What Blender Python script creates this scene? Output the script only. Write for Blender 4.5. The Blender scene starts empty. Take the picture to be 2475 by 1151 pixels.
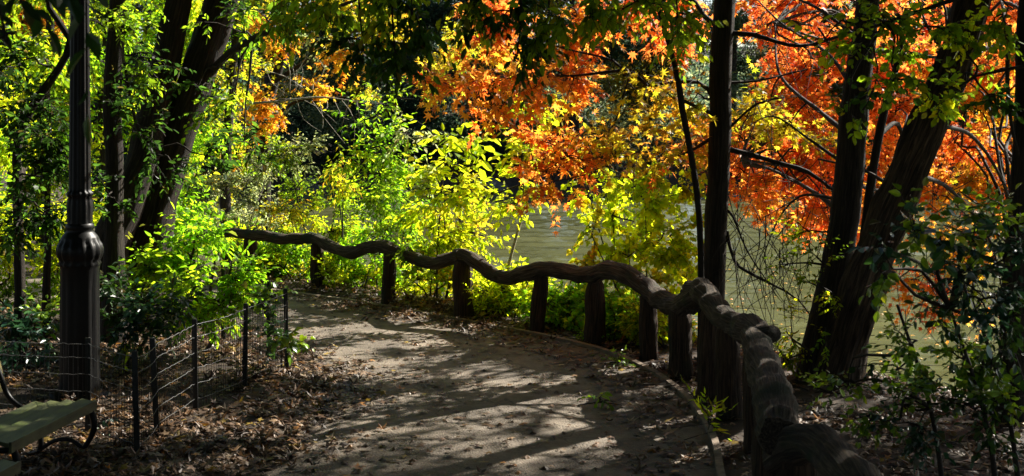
import bpy, math, random
import numpy as np
from mathutils import Vector, noise as mnoise
scene = bpy.context.scene
col = scene.collection
R = math.radians

# ------------------------------------------------------------------ camera, world, sun, exposure
F, CX, CY, HCAM, HOR = 3000.0, 1237.5, 575.5, 2.6, 288.0
cd = bpy.data.cameras.new('camera'); cam = bpy.data.objects.new('camera', cd); col.objects.link(cam)
cam.location = (0, 0, HCAM); cam.rotation_euler = (math.pi/2, 0, 0); cd.shift_y = -(CY - HOR) / 2475
cd.sensor_width = 36; cd.lens = 36 * F / 2475; cd.clip_end = 2000; cd.clip_start = .05
cd.dof.use_dof = True; cd.dof.focus_distance = 15.5; cd.dof.aperture_fstop = 4.0
scene.camera = cam
SUN_AZ, SUN_EL = R(50), R(35)          # azimuth to the right of the view direction (+Y)
w = bpy.data.worlds.new('World'); scene.world = w; w.use_nodes = True
nt = w.node_tree
sky = nt.nodes.new('ShaderNodeTexSky'); sky.sky_type = 'NISHITA'; sky.sun_disc = False
sky.sun_elevation = SUN_EL; sky.sun_rotation = SUN_AZ
nt.links.new(sky.outputs[0], nt.nodes['Background'].inputs[0]); nt.nodes['Background'].inputs[1].default_value = 0.05
sd = bpy.data.lights.new('sun', 'SUN'); so = bpy.data.objects.new('sun', sd); col.objects.link(so)
sd.energy = 5.0; sd.angle = R(.53); sd.color = (1, .94, .83)
sv = Vector((math.sin(SUN_AZ)*math.cos(SUN_EL), math.cos(SUN_AZ)*math.cos(SUN_EL), math.sin(SUN_EL)))
so.rotation_euler = sv.to_track_quat('Z', 'Y').to_euler(); so.location = sv * 60
vs = scene.view_settings; vs.view_transform = 'Standard'; vs.look = 'None'; vs.exposure = 1.72; vs.gamma = 1
scene.cycles.max_bounces = 6; scene.cycles.diffuse_bounces = 3; scene.cycles.glossy_bounces = 2
scene.cycles.transmission_bounces = 4; scene.cycles.caustics_reflective = False; scene.cycles.caustics_refractive = False
scene.cycles.sample_clamp_indirect = 6; scene.cycles.sample_clamp_direct = 12
scene.cycles.use_denoising = True

rng = np.random.default_rng(7); random.seed(7)
def at(px, py, D):
    d = np.array([(px-CX)/F, 1., (HOR-py)/F])
    p = d * (D/d[1]); p[2] += HCAM
    return p
def ground_pt(px, py, z=0.):
    d = np.array([(px-CX)/F, 1., (HOR-py)/F])
    p = d * ((z-HCAM)/d[2]); p[2] += HCAM
    return p

# ------------------------------------------------------------------ materials
def mat(name):
    m = bpy.data.materials.new(name); m.use_nodes = True
    return m, m.node_tree, m.node_tree.nodes['Principled BSDF'], m.node_tree.nodes['Material Output']
def node(nt, t, **kw):
    n = nt.nodes.new(t)
    for k, v in kw.items():
        if k in n.inputs: n.inputs[k].default_value = v
        else: setattr(n, k, v)
    return n
def ramp(nt, stops):
    n = nt.nodes.new('ShaderNodeValToRGB'); e = n.color_ramp.elements
    while len(e) < len(stops): e.new(.5)
    for i, (p, c) in enumerate(stops): e[i].position = p; e[i].color = (*c, 1)
    return n
def leaf_mat(name, tf, rough, dscale, spec=.5):
    m, nt, b, o = mat(name)
    a = node(nt, 'ShaderNodeAttribute'); a.attribute_name = 'tint'
    tc = node(nt, 'ShaderNodeTexCoord'); ns = node(nt, 'ShaderNodeTexNoise', Scale=9.0, Detail=3.0)
    nt.links.new(tc.outputs['Object'], ns.inputs['Vector'])
    r = ramp(nt, [(.3, (.75,.75,.75)), (.7, (1.15,1.15,1.15))]); nt.links.new(ns.outputs[0], r.inputs[0])
    mx = node(nt, 'ShaderNodeMix', data_type='RGBA', blend_type='MULTIPLY'); mx.inputs[0].default_value = 1
    nt.links.new(a.outputs['Color'], mx.inputs[6]); nt.links.new(r.outputs[0], mx.inputs[7])
    h = node(nt, 'ShaderNodeMix', data_type='RGBA', blend_type='MULTIPLY'); h.inputs[0].default_value = 1
    nt.links.new(mx.outputs[2], h.inputs[6]); h.inputs[7].default_value = (*dscale, 1)
    nt.links.new(h.outputs[2], b.inputs['Base Color']); b.inputs['Roughness'].default_value = rough
    b.inputs['Specular IOR Level'].default_value = spec
    t = node(nt, 'ShaderNodeBsdfTranslucent'); nt.links.new(mx.outputs[2], t.inputs[0])
    ms = node(nt, 'ShaderNodeMixShader'); ms.inputs[0].default_value = tf
    nt.links.new(b.outputs[0], ms.inputs[1]); nt.links.new(t.outputs[0], ms.inputs[2]); nt.links.new(ms.outputs[0], o.inputs[0])
    return m
M = {}
M['leaf'] = leaf_mat('thin_leaf', .84, .38, (.9,1.,.8))
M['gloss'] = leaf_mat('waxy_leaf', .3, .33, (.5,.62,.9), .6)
M['dry'] = leaf_mat('dry_leaf', .22, .5, (1.,1.,1.), .45)
def rough_mat(name, c1, c2, scale, stretch=(1,1,1), bump=.5, dist=.02, rough=.85, detail=8, c3=None, spec=.3, moss=None):
    m, nt, b, o = mat(name)
    tc = node(nt, 'ShaderNodeTexCoord'); mp = node(nt, 'ShaderNodeMapping'); mp.inputs['Scale'].default_value = stretch
    nt.links.new(tc.outputs['Object'], mp.inputs[0])
    ns = node(nt, 'ShaderNodeTexNoise', Scale=scale, Detail=float(detail), Roughness=.65); nt.links.new(mp.outputs[0], ns.inputs['Vector'])
    r = ramp(nt, [(.3, c1), (.5, c3 or tuple((a+b_)/2 for a, b_ in zip(c1, c2))), (.72, c2)]); nt.links.new(ns.outputs[0], r.inputs[0])
    out = r.outputs[0]
    if moss:
        n2 = node(nt, 'ShaderNodeTexNoise', Scale=moss[1], Detail=5.0); nt.links.new(tc.outputs['Object'], n2.inputs['Vector'])
        r2 = ramp(nt, [(moss[2], (0,0,0)), (moss[2]+.12, (1,1,1))]); nt.links.new(n2.outputs[0], r2.inputs[0])
        mx = node(nt, 'ShaderNodeMix', data_type='RGBA'); nt.links.new(r2.outputs[0], mx.inputs[0])
        nt.links.new(out, mx.inputs[6]); mx.inputs[7].default_value = (*moss[0], 1); out = mx.outputs[2]
    nt.links.new(out, b.inputs['Base Color']); b.inputs['Roughness'].default_value = rough
    b.inputs['Specular IOR Level'].default_value = spec
    bp = node(nt, 'ShaderNodeBump', Strength=bump, Distance=dist); nt.links.new(ns.outputs[0], bp.inputs['Height'])
    nt.links.new(bp.outputs[0], b.inputs['Normal'])
    return m
M['twig'] = rough_mat('twig_bark', (.012,.009,.007), (.04,.03,.022), 30)
M['pale'] = rough_mat('pale_twig', (.2,.18,.14), (.42,.38,.32), 30)
def grain_mat(name, dark, mid, light, moss=None):
    m, nt, b, o = mat(name)
    a = node(nt, 'ShaderNodeAttribute'); a.attribute_name = 'tint'; mp = node(nt, 'ShaderNodeMapping'); mp.inputs['Scale'].default_value = (1.6, 3.6, 3.6)
    nt.links.new(a.outputs['Vector'], mp.inputs[0])
    n1 = node(nt, 'ShaderNodeTexNoise', Scale=2.2, Detail=8.0, Roughness=.7, Distortion=.6); nt.links.new(mp.outputs[0], n1.inputs['Vector'])
    v = node(nt, 'ShaderNodeTexVoronoi', Scale=1.0); nt.links.new(mp.outputs[0], v.inputs['Vector'])
    k = ramp(nt, [(.0, (.12,.12,.12)), (.22, (1,1,1))]); nt.links.new(v.outputs['Distance'], k.inputs[0])
    r = ramp(nt, [(.32, dark), (.48, mid), (.68, light)]); nt.links.new(n1.outputs[0], r.inputs[0])
    mx = node(nt, 'ShaderNodeMix', data_type='RGBA', blend_type='MULTIPLY'); mx.inputs[0].default_value = .8
    nt.links.new(r.outputs[0], mx.inputs[6]); nt.links.new(k.outputs[0], mx.inputs[7]); out = mx.outputs[2]
    tc = node(nt, 'ShaderNodeTexCoord'); n2 = node(nt, 'ShaderNodeTexNoise', Scale=3.0, Detail=6.0); nt.links.new(tc.outputs['Object'], n2.inputs['Vector'])
    if moss:
        r2 = ramp(nt, [(.56, (0,0,0)), (.68, (1,1,1))]); nt.links.new(n2.outputs[0], r2.inputs[0])
        m2 = node(nt, 'ShaderNodeMix', data_type='RGBA'); nt.links.new(r2.outputs[0], m2.inputs[0]); nt.links.new(out, m2.inputs[6]); m2.inputs[7].default_value = (*moss, 1); out = m2.outputs[2]
    nt.links.new(out, b.inputs['Base Color']); b.inputs['Roughness'].default_value = .85; b.inputs['Specular IOR Level'].default_value = .25
    ad = node(nt, 'ShaderNodeMath', operation='MULTIPLY_ADD'); nt.links.new(k.outputs[0], ad.inputs[0]); ad.inputs[1].default_value = .5; nt.links.new(n1.outputs[0], ad.inputs[2])
    bp = node(nt, 'ShaderNodeBump', Strength=1., Distance=.035); nt.links.new(ad.outputs[0], bp.inputs['Height']); nt.links.new(bp.outputs[0], b.inputs['Normal'])
    return m
M['bark'] = grain_mat('grey_brown_bark', (.004,.003,.0024), (.02,.015,.011), (.06,.046,.033))
M['bark2'] = grain_mat('ridged_bark', (.005,.0035,.0025), (.042,.028,.018), (.15,.10,.065))
M['log'] = grain_mat('weathered_log', (.007,.005,.0035), (.042,.030,.021), (.17,.13,.09), (.03,.036,.02))
M['post'] = grain_mat('weathered_post', (.006,.004,.0025), (.034,.02,.011), (.11,.066,.038), (.022,.024,.012))
M['soil'] = rough_mat('leafy_soil', (.014,.009,.006), (.06,.04,.022), 5, bump=.6, dist=.05)
M['iron'] = rough_mat('black_iron', (.0015,.0015,.0018), (.004,.004,.004), 25, bump=.15, dist=.005, rough=.45, spec=.2)
M['wirepost'] = rough_mat('dark_steel', (.008,.009,.008), (.02,.02,.018), 30, rough=.55, bump=.1)
M['wire'] = rough_mat('galvanised_wire', (.04,.04,.04), (.14,.14,.14), 40, rough=.35, bump=.1)
M['wiredark'] = rough_mat('dark_wire', (.02,.02,.02), (.05,.05,.05), 40, rough=.4, bump=.1)
M['edging'] = rough_mat('worn_timber_edging', (.09,.065,.045), (.3,.23,.17), 9, bump=.6)
M['slat'] = rough_mat('green_mossy_slat', (.01,.014,.006), (.085,.095,.028), 7, (3,.6,3), .4, .01, rough=.5, moss=((.06,.08,.015), 6., .55), spec=.5)
M['sunlit_slat'] = rough_mat('sunlit_mossy_slat', (.05,.042,.01), (.14,.11,.02), 7, (3,.6,3), .4, .01, rough=.5)  # backrest: yellow of the sun put into the mossy slat colour
M['rock'] = rough_mat('bank_rock', (.03,.032,.028), (.12,.125,.105), 3, bump=.8, dist=.1)
M['glass'] = rough_mat('frosted_lantern', (.5,.48,.42), (.6,.58,.5), 3, bump=.1, rough=.25)
# asphalt
m, nt, b, o = mat('aged_asphalt'); M['asphalt'] = m
tc = node(nt, 'ShaderNodeTexCoord')
n1 = node(nt, 'ShaderNodeTexNoise', Scale=1.3, Detail=6.0); n2 = node(nt, 'ShaderNodeTexVoronoi', Scale=95.0); n3 = node(nt, 'ShaderNodeTexNoise', Scale=60.0, Detail=4.0)
for n in (n1, n2, n3): nt.links.new(tc.outputs['Object'], n.inputs['Vector'])
r1 = ramp(nt, [(.3, (.075,.058,.042)), (.7, (.26,.212,.158))]); nt.links.new(n1.outputs[0], r1.inputs[0])
r2 = ramp(nt, [(.05, (1.35,1.33,1.3)), (.5, (.8,.8,.8))]); nt.links.new(n2.outputs[0], r2.inputs[0])
mx = node(nt, 'ShaderNodeMix', data_type='RGBA', blend_type='MULTIPLY'); mx.inputs[0].default_value = .8
nt.links.new(r1.outputs[0], mx.inputs[6]); nt.links.new(r2.outputs[0], mx.inputs[7])
nd = node(nt, 'ShaderNodeTexNoise', Scale=2.5, Detail=4.0); nt.links.new(tc.outputs['Object'], nd.inputs['Vector'])
wm = node(nt, 'ShaderNodeMix', data_type='RGBA', blend_type='LINEAR_LIGHT'); wm.inputs[0].default_value = .35; nt.links.new(tc.outputs['Object'], wm.inputs[6]); nt.links.new(nd.outputs['Color'], wm.inputs[7])
vc = node(nt, 'ShaderNodeTexVoronoi', Scale=.75); vc.feature = 'DISTANCE_TO_EDGE'; nt.links.new(wm.outputs[2], vc.inputs['Vector'])
cr = ramp(nt, [(.0, (.3,.28,.25)), (.012, (1,1,1))]); nt.links.new(vc.outputs['Distance'], cr.inputs[0])
ns_ = node(nt, 'ShaderNodeTexNoise', Scale=5.0, Detail=7.0, Roughness=.75); nt.links.new(tc.outputs['Object'], ns_.inputs['Vector'])
sr = ramp(nt, [(.35, (.62,.58,.52)), (.6, (1.1,1.1,1.1))]); nt.links.new(ns_.outputs[0], sr.inputs[0])
m3 = node(nt, 'ShaderNodeMix', data_type='RGBA', blend_type='MULTIPLY'); m3.inputs[0].default_value = 1; nt.links.new(mx.outputs[2], m3.inputs[6]); nt.links.new(cr.outputs[0], m3.inputs[7])
m4 = node(nt, 'ShaderNodeMix', data_type='RGBA', blend_type='MULTIPLY'); m4.inputs[0].default_value = 1; nt.links.new(m3.outputs[2], m4.inputs[6]); nt.links.new(sr.outputs[0], m4.inputs[7])
nt.links.new(m4.outputs[2], b.inputs['Base Color'])
b.inputs['Roughness'].default_value = .8
bp = node(nt, 'ShaderNodeBump', Strength=1., Distance=.02); nt.links.new(n3.outputs[0], bp.inputs['Height']); nt.links.new(bp.outputs[0], b.inputs['Normal'])
# water
m, nt, b, o = mat('green_lake_water'); M['water'] = m
tc = node(nt, 'ShaderNodeTexCoord'); mp = node(nt, 'ShaderNodeMapping'); mp.inputs['Scale'].default_value = (.45, 1., 1)
nt.links.new(tc.outputs['Object'], mp.inputs[0])
n1 = node(nt, 'ShaderNodeTexNoise', Scale=1.0, Detail=5.0, Roughness=.72); n2 = node(nt, 'ShaderNodeTexNoise', Scale=.12, Detail=2.0)
nt.links.new(mp.outputs[0], n1.inputs['Vector']); nt.links.new(mp.outputs[0], n2.inputs['Vector'])
r1 = ramp(nt, [(.35, (.075,.078,.03)), (.7, (.12,.122,.05))]); nt.links.new(n2.outputs[0], r1.inputs[0]); nt.links.new(r1.outputs[0], b.inputs['Base Color'])
b.inputs['Roughness'].default_value = .6; b.inputs['Specular IOR Level'].default_value = 0.
n3 = node(nt, 'ShaderNodeTexNoise', Scale=7.5, Detail=3.0); nt.links.new(mp.outputs[0], n3.inputs['Vector'])
ad = node(nt, 'ShaderNodeMath', operation='MULTIPLY_ADD'); nt.links.new(n3.outputs[0], ad.inputs[0]); ad.inputs[1].default_value = .3; nt.links.new(n1.outputs[0], ad.inputs[2])
bp = node(nt, 'ShaderNodeBump', Strength=1., Distance=.02); nt.links.new(ad.outputs[0], bp.inputs['Height'])
wr = ramp(nt, [(.40, (.6,.6,.6)), (.55, (1,1,1))]); nt.links.new(n2.outputs[0], wr.inputs[0]); nt.links.new(wr.outputs[0], bp.inputs['Strength'])
gl = node(nt, 'ShaderNodeBsdfGlossy', Roughness=.09); fr = node(nt, 'ShaderNodeFresnel', IOR=1.33)
nt.links.new(bp.outputs[0], gl.inputs['Normal']); nt.links.new(bp.outputs[0], fr.inputs['Normal'])
ws = node(nt, 'ShaderNodeMixShader'); nt.links.new(fr.outputs[0], ws.inputs[0]); nt.links.new(b.outputs[0], ws.inputs[1]); nt.links.new(gl.outputs[0], ws.inputs[2]); nt.links.new(ws.outputs[0], o.inputs[0])

# ------------------------------------------------------------------ object helpers
def tag(o, label=None, cat=None, group=None, kind=None):
    if label: o['label'] = label
    if cat: o['category'] = cat
    if group: o['group'] = group
    if kind: o['kind'] = kind
    return o
def empty(name, loc, label=None, cat=None, group=None):
    o = bpy.data.objects.new(name, None); col.objects.link(o); o.location = [float(v) for v in loc]
    o.empty_display_size = .2
    return tag(o, label, cat, group)
class Buf:
    """collects polygons, links them as one mesh object"""
    def __init__(s): s.v = []; s.f = []; s.n = 0; s.c = []; s.smooth = True
    def add(s, v, f, c=None):
        v = np.asarray(v, float).reshape(-1, 3); f = np.asarray(f, int)
        s.v.append(v); s.f.append(f + s.n); s.n += len(v)
        if c is not None: s.c.append(c)
    def build(s, name, m, parent=None, smooth=True, origin=None):
        v = np.concatenate(s.v)
        off = np.zeros(3)
        if parent is not None: off = np.array(parent.location)
        elif origin is not None: off = np.array(origin, float)
        me = bpy.data.meshes.new(name)
        me.vertices.add(len(v)); me.vertices.foreach_set('co', (v-off).astype(np.float32).ravel())
        loops = np.concatenate([f.ravel() for f in s.f]); sizes = np.concatenate([np.full(len(f), f.shape[1]) for f in s.f])
        me.loops.add(len(loops)); me.loops.foreach_set('vertex_index', loops.astype(np.int32))
        me.polygons.add(len(sizes)); st = np.concatenate([[0], np.cumsum(sizes)[:-1]])
        me.polygons.foreach_set('loop_start', st.astype(np.int32))
        me.polygons.foreach_set('use_smooth', np.full(len(sizes), smooth))
        if s.c:
            a = me.attributes.new('tint', 'FLOAT_COLOR', 'POINT'); c = np.concatenate(s.c)
            a.data.foreach_set('color', np.concatenate([c, np.ones((len(c), 1))], 1).astype(np.float32).ravel())
        me.update(calc_edges=True); me.materials.append(m)
        o = bpy.data.objects.new(name, me); col.objects.link(o)
        if parent is not None: o.parent = parent
        elif origin is not None: o.location = origin
        return o
def smooth_path(pts, rad, step):
    """Catmull-Rom through the control points"""
    pts = np.asarray(pts, float); rad = np.asarray(rad, float)
    P = np.vstack([2*pts[0]-pts[1], pts, 2*pts[-1]-pts[-2]]); out = []; ro = []
    for i in range(len(pts)-1):
        p0, p1, p2, p3 = P[i:i+4]; n = max(2, int(np.linalg.norm(p2-p1)/step))
        for k in range(n):
            t = k/n
            out.append(.5*((2*p1)+(-p0+p2)*t+(2*p0-5*p1+4*p2-p3)*t*t+(-p0+3*p1-3*p2+p3)*t**3)); ro.append(rad[i]*(1-t)+rad[i+1]*t)
    out.append(pts[-1]); ro.append(rad[-1])
    return np.array(out), np.array(ro)
def tube(buf, pts, rad, sides=8, step=.15, amp=0., freq=3., ridge=0., seed=0., smooth=True, caps=False, grain=False):
    if smooth: P, Rr = smooth_path(pts, rad, step)
    else: P, Rr = np.asarray(pts, float), np.asarray(rad, float)
    n = len(P); T = np.gradient(P, axis=0); T /= np.linalg.norm(T, axis=1)[:, None]+1e-9
    ref = np.array([1., 0, 0]) if abs(T[0][0]) < .9 else np.array([0, 1., 0])
    a = np.cross(T[0], ref); a /= np.linalg.norm(a); ang = np.linspace(0, 2*math.pi, sides, endpoint=False)
    V = np.zeros((n, sides, 3)); arc = np.concatenate([[0], np.cumsum(np.linalg.norm(np.diff(P, axis=0), axis=1))])
    for i in range(n):
        a = a - T[i]*np.dot(a, T[i]); a /= np.linalg.norm(a); b = np.cross(T[i], a)
        rr = np.full(sides, Rr[i])
        if amp or ridge:
            for j in range(sides):
                q = P[i]*freq + (np.cos(ang[j])*a + np.sin(ang[j])*b)*freq*Rr[i]*1.
                e = amp*mnoise.noise((q[0]+seed, q[1], q[2]))
                if ridge: e += ridge*(abs(mnoise.noise((math.cos(ang[j])*4+seed, math.sin(ang[j])*4, arc[i]*1.3)))*2-.5)
                rr[j] *= 1+e
        V[i] = P[i] + rr[:, None]*(np.cos(ang)[:, None]*a+np.sin(ang)[:, None]*b)
    idx = np.arange(n*sides).reshape(n, sides); nx = np.roll(idx, -1, 1)
    f = np.stack([idx[:-1], nx[:-1], nx[1:], idx[1:]], -1).reshape(-1, 4)
    gr = None
    if grain: gr = np.stack([np.repeat(arc[:, None], sides, 1)+seed, np.repeat(np.cos(ang)[None], n, 0), np.repeat(np.sin(ang)[None], n, 0)], -1)
    buf.add(V, f, gr.reshape(-1, 3) if grain else None)
    if caps:
        for i, s in ((0, -1), (n-1, 1)):
            c = P[i] + T[i]*s*Rr[i]*.12
            ring = V[i]; tri = [[sides, (j+1) % sides, j] if s < 0 else [sides, j, (j+1) % sides] for j in range(sides)]
            buf.add(np.vstack([ring, c]), tri, np.vstack([gr[i], [[arc[i]+seed, 0, 0]]]) if grain else None)
def fast_tubes(buf, P, r0, r1):
    """many thin 3-sided tubes at once: P (N,K,3), r0/r1 (N,)"""
    N, K, _ = P.shape
    T = P[:, -1]-P[:, 0]; T /= np.linalg.norm(T, axis=1)[:, None]+1e-9
    ref = np.where(np.abs(T[:, 2:3]) < .8, np.array([[0, 0, 1.]]), np.array([[1., 0, 0]]))
    a = np.cross(T, ref); a /= np.linalg.norm(a, axis=1)[:, None]+1e-9; b = np.cross(T, a)
    t = np.linspace(0, 1, K)[None, :, None]; rr = r0[:, None, None]*(1-t)+r1[:, None, None]*t
    V = np.stack([P+rr*(math.cos(x)*a[:, None]+math.sin(x)*b[:, None]) for x in (0, 2.094, 4.189)], 2)
    idx = np.arange(N*K*3).reshape(N, K, 3); nx = np.roll(idx, -1, 2)
    f = np.stack([idx[:, :-1], nx[:, :-1], nx[:, 1:], idx[:, 1:]], -1).reshape(-1, 4)
    buf.add(V, f)
def box(buf, c, ax, ay, az):
    """box of half-axes ax, ay, az about c"""
    c, ax, ay, az = [np.asarray(q, float) for q in (c, ax, ay, az)]
    v = [c+i*ax+j*ay+k*az for i in (-1, 1) for j in (-1, 1) for k in (-1, 1)]
    buf.add(v, [[0,1,3,2],[4,6,7,5],[0,4,5,1],[2,3,7,6],[0,2,6,4],[1,5,7,3]])
def lathe(buf, cx, cy, prof, sides=48, flute=None):
    ang = np.linspace(0, 2*math.pi, sides, endpoint=False); V = []
    for i, (z, r) in enumerate(prof):
        rr = np.full(sides, r)
        if flute and flute[0] < z < flute[1]: rr = r*(1-flute[2]*(.5+.5*np.cos(ang*flute[3]))**2)
        V.append(np.stack([cx+rr*np.cos(ang), cy+rr*np.sin(ang), np.full(sides, z)], 1))
    idx = np.arange(len(prof)*sides).reshape(-1, sides); nx = np.roll(idx, -1, 1)
    buf.add(np.concatenate(V), np.stack([idx[:-1], nx[:-1], nx[1:], idx[1:]], -1).reshape(-1, 4))

# ------------------------------------------------------------------ leaves
def outline(pts, fold=.0):
    """fan leaf from an outline; first vertex is the centre"""
    v = np.array([(x, y, z) for x, y, z in pts]); n = len(v)-1
    return v, np.array([[0, 1+i, 1+(i+1) % n] for i in range(n)])
def star(lobes, notch, cupped=.12):
    """palmate leaf: petiole end at the origin, tip along +x"""
    pts = []; c = (.38, 0)
    for i, (an, ln) in enumerate(lobes):
        a = R(an); pts.append((c[0]+ln*math.cos(a), c[1]+ln*math.sin(a)))
        if i < len(lobes)-1:
            am = R((an+lobes[i+1][0])/2); pts.append((c[0]+notch*math.cos(am), c[1]+notch*math.sin(am)))
    pts.append((.22, 0.)); pts = [(c[0], c[1], .03)] + [(x, y, -cupped*((x-c[0])**2+y*y)*2) for x, y in pts]
    return outline(pts)
LEAF = {
 'ovate': (np.array([(0,0,0),(.32,.23,.05),(.7,.17,.02),(1,0,-.1),(.7,-.17,.02),(.32,-.23,.05)]), np.array([[0,3,2],[0,2,1],[0,5,4],[0,4,3]])),
 'round': (np.array([(0,0,0),(.2,.22,.02),(.5,.33,.05),(.8,.2,.0),(1,0,-.1),(.8,-.2,.0),(.5,-.33,.05),(.2,-.22,.02)]), np.array([[0,4,3],[0,3,2],[0,2,1],[0,7,6],[0,6,5],[0,5,4]])),
 'narrow': (np.array([(0,0,0),(.35,.13,.03),(1,0,-.1),(.35,-.13,.03)]), np.array([[0,2,1],[0,3,2]])),
 'broad': outline([(.4,0,0),(0,.12,.0),(.15,.4,.04),(.5,.42,.04),(.62,.25,.0),(1,0,-.12),(.62,-.25,0),(.5,-.42,.04),(.15,-.4,.04),(0,-.12,0)]),
 'star': star([(-145,.42),(-68,.55),(0,.66),(68,.55),(145,.42)], .2),
 'oak': star([(-150,.3),(-95,.48),(-42,.52),(0,.7),(42,.52),(95,.48),(150,.3)], .2, .08),
 'curl': star([(-145,.42),(-68,.55),(0,.66),(68,.55),(145,.42)], .24, -.25),
 'curl2': star([(-150,.36),(-80,.5),(0,.62),(70,.6),(145,.36)], .26, .3),
}
def unit(a): return a/(np.linalg.norm(a, axis=1)[:, None]+1e-9)
def add_leaves(buf, pos, d, nrm, size, colr, kind):
    V, Fc = LEAF[kind]; X = unit(d); Z = unit(nrm - X*np.sum(nrm*X, 1)[:, None]); Y = np.cross(Z, X)
    N = len(pos); k = len(V); s = size[:, None, None]
    wv = (1+rng.normal(0, .12, (N, 1, 1)))
    P = pos[:, None]+s*(V[None, :, :1]*X[:, None]+V[None, :, 1:2]*wv*Y[:, None]+V[None, :, 2:]*(1+rng.normal(0, 1., (N, 1, 1)))*Z[:, None])
    f = (Fc[None]+(np.arange(N)*k)[:, None, None]).reshape(-1, 3)
    buf.add(P.reshape(-1, 3), f, np.repeat(colr, k, 0))
PAL = {
 'lime':   [((0.661,0.779,0.014),5),((0.826,0.826,0.018),3),((0.425,0.590,0.014),3),((0.930,0.755,0.029),.9)],
 'green':  [((0.283,0.448,0.014),5),((0.425,0.590,0.018),3),((0.177,0.307,0.014),3),((0.649,0.661,0.024),.8)],
 'fresh':  [((0.307,0.614,0.014),5),((0.448,0.732,0.018),3),((0.189,0.401,0.014),3),((0.708,0.755,0.024),.8)],
 'dark':   [((.035,.085,.012),5),((.06,.14,.015),3),((.10,.2,.015),1)],  # dark green; on shaded boughs the shade is put into this leaf colour
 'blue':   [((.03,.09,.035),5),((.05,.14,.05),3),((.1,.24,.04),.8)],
 'yellow': [((.80,.62,.03),4),((.68,.64,.03),3),((.45,.55,.02),2),((.8,.36,.02),.6)],
 'gold':   [((.85,.42,.03),4),((.85,.55,.03),3),((.85,.28,.02),2),((.5,.5,.02),1)],
 'orange': [((.97,.34,.045),5),((.97,.42,.05),4),((.96,.2,.03),2),((.92,.5,.03),1),((.45,.2,.05),.4)],
 'red':    [((.97,.22,.04),5),((.97,.29,.045),4),((.96,.15,.03),1.2),((.97,.40,.05),1.8),((.75,.55,.04),.4)],
 'olive':  [((.52,.37,.02),4),((.62,.5,.025),3),((.6,.28,.02),2),((.55,.56,.02),2)],
 'sage':   [((.30,.38,.14),4),((.45,.5,.2),3),((.3,.3,.15),2),((.5,.5,.06),1)],
 'far':    [((.05,.10,.06),4),((.08,.14,.08),3),((.03,.06,.04),3),((.12,.17,.07),1)],  # shade and bluish haze of the far bank tinted into leaf colour
 'farlit_tint': [((.3,.36,.2),4),((.4,.42,.18),3),((.16,.22,.1),3),((.5,.44,.1),1)],  # sunlit look of the far foliage, put into the leaf colour
 'litter': [((.30,.17,.085),5),((.17,.09,.042),5),((.42,.27,.15),3),((.45,.19,.03),1.2),((.5,.33,.05),1),((.13,.07,.035),4),((.5,.38,.26),1.2)],
}
def pal_pick(name, n):
    P = PAL[name]; w_ = np.array([q[1] for q in P], float); i = rng.choice(len(P), n, p=w_/w_.sum())
    return np.array([q[0] for q in P])[i]
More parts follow.
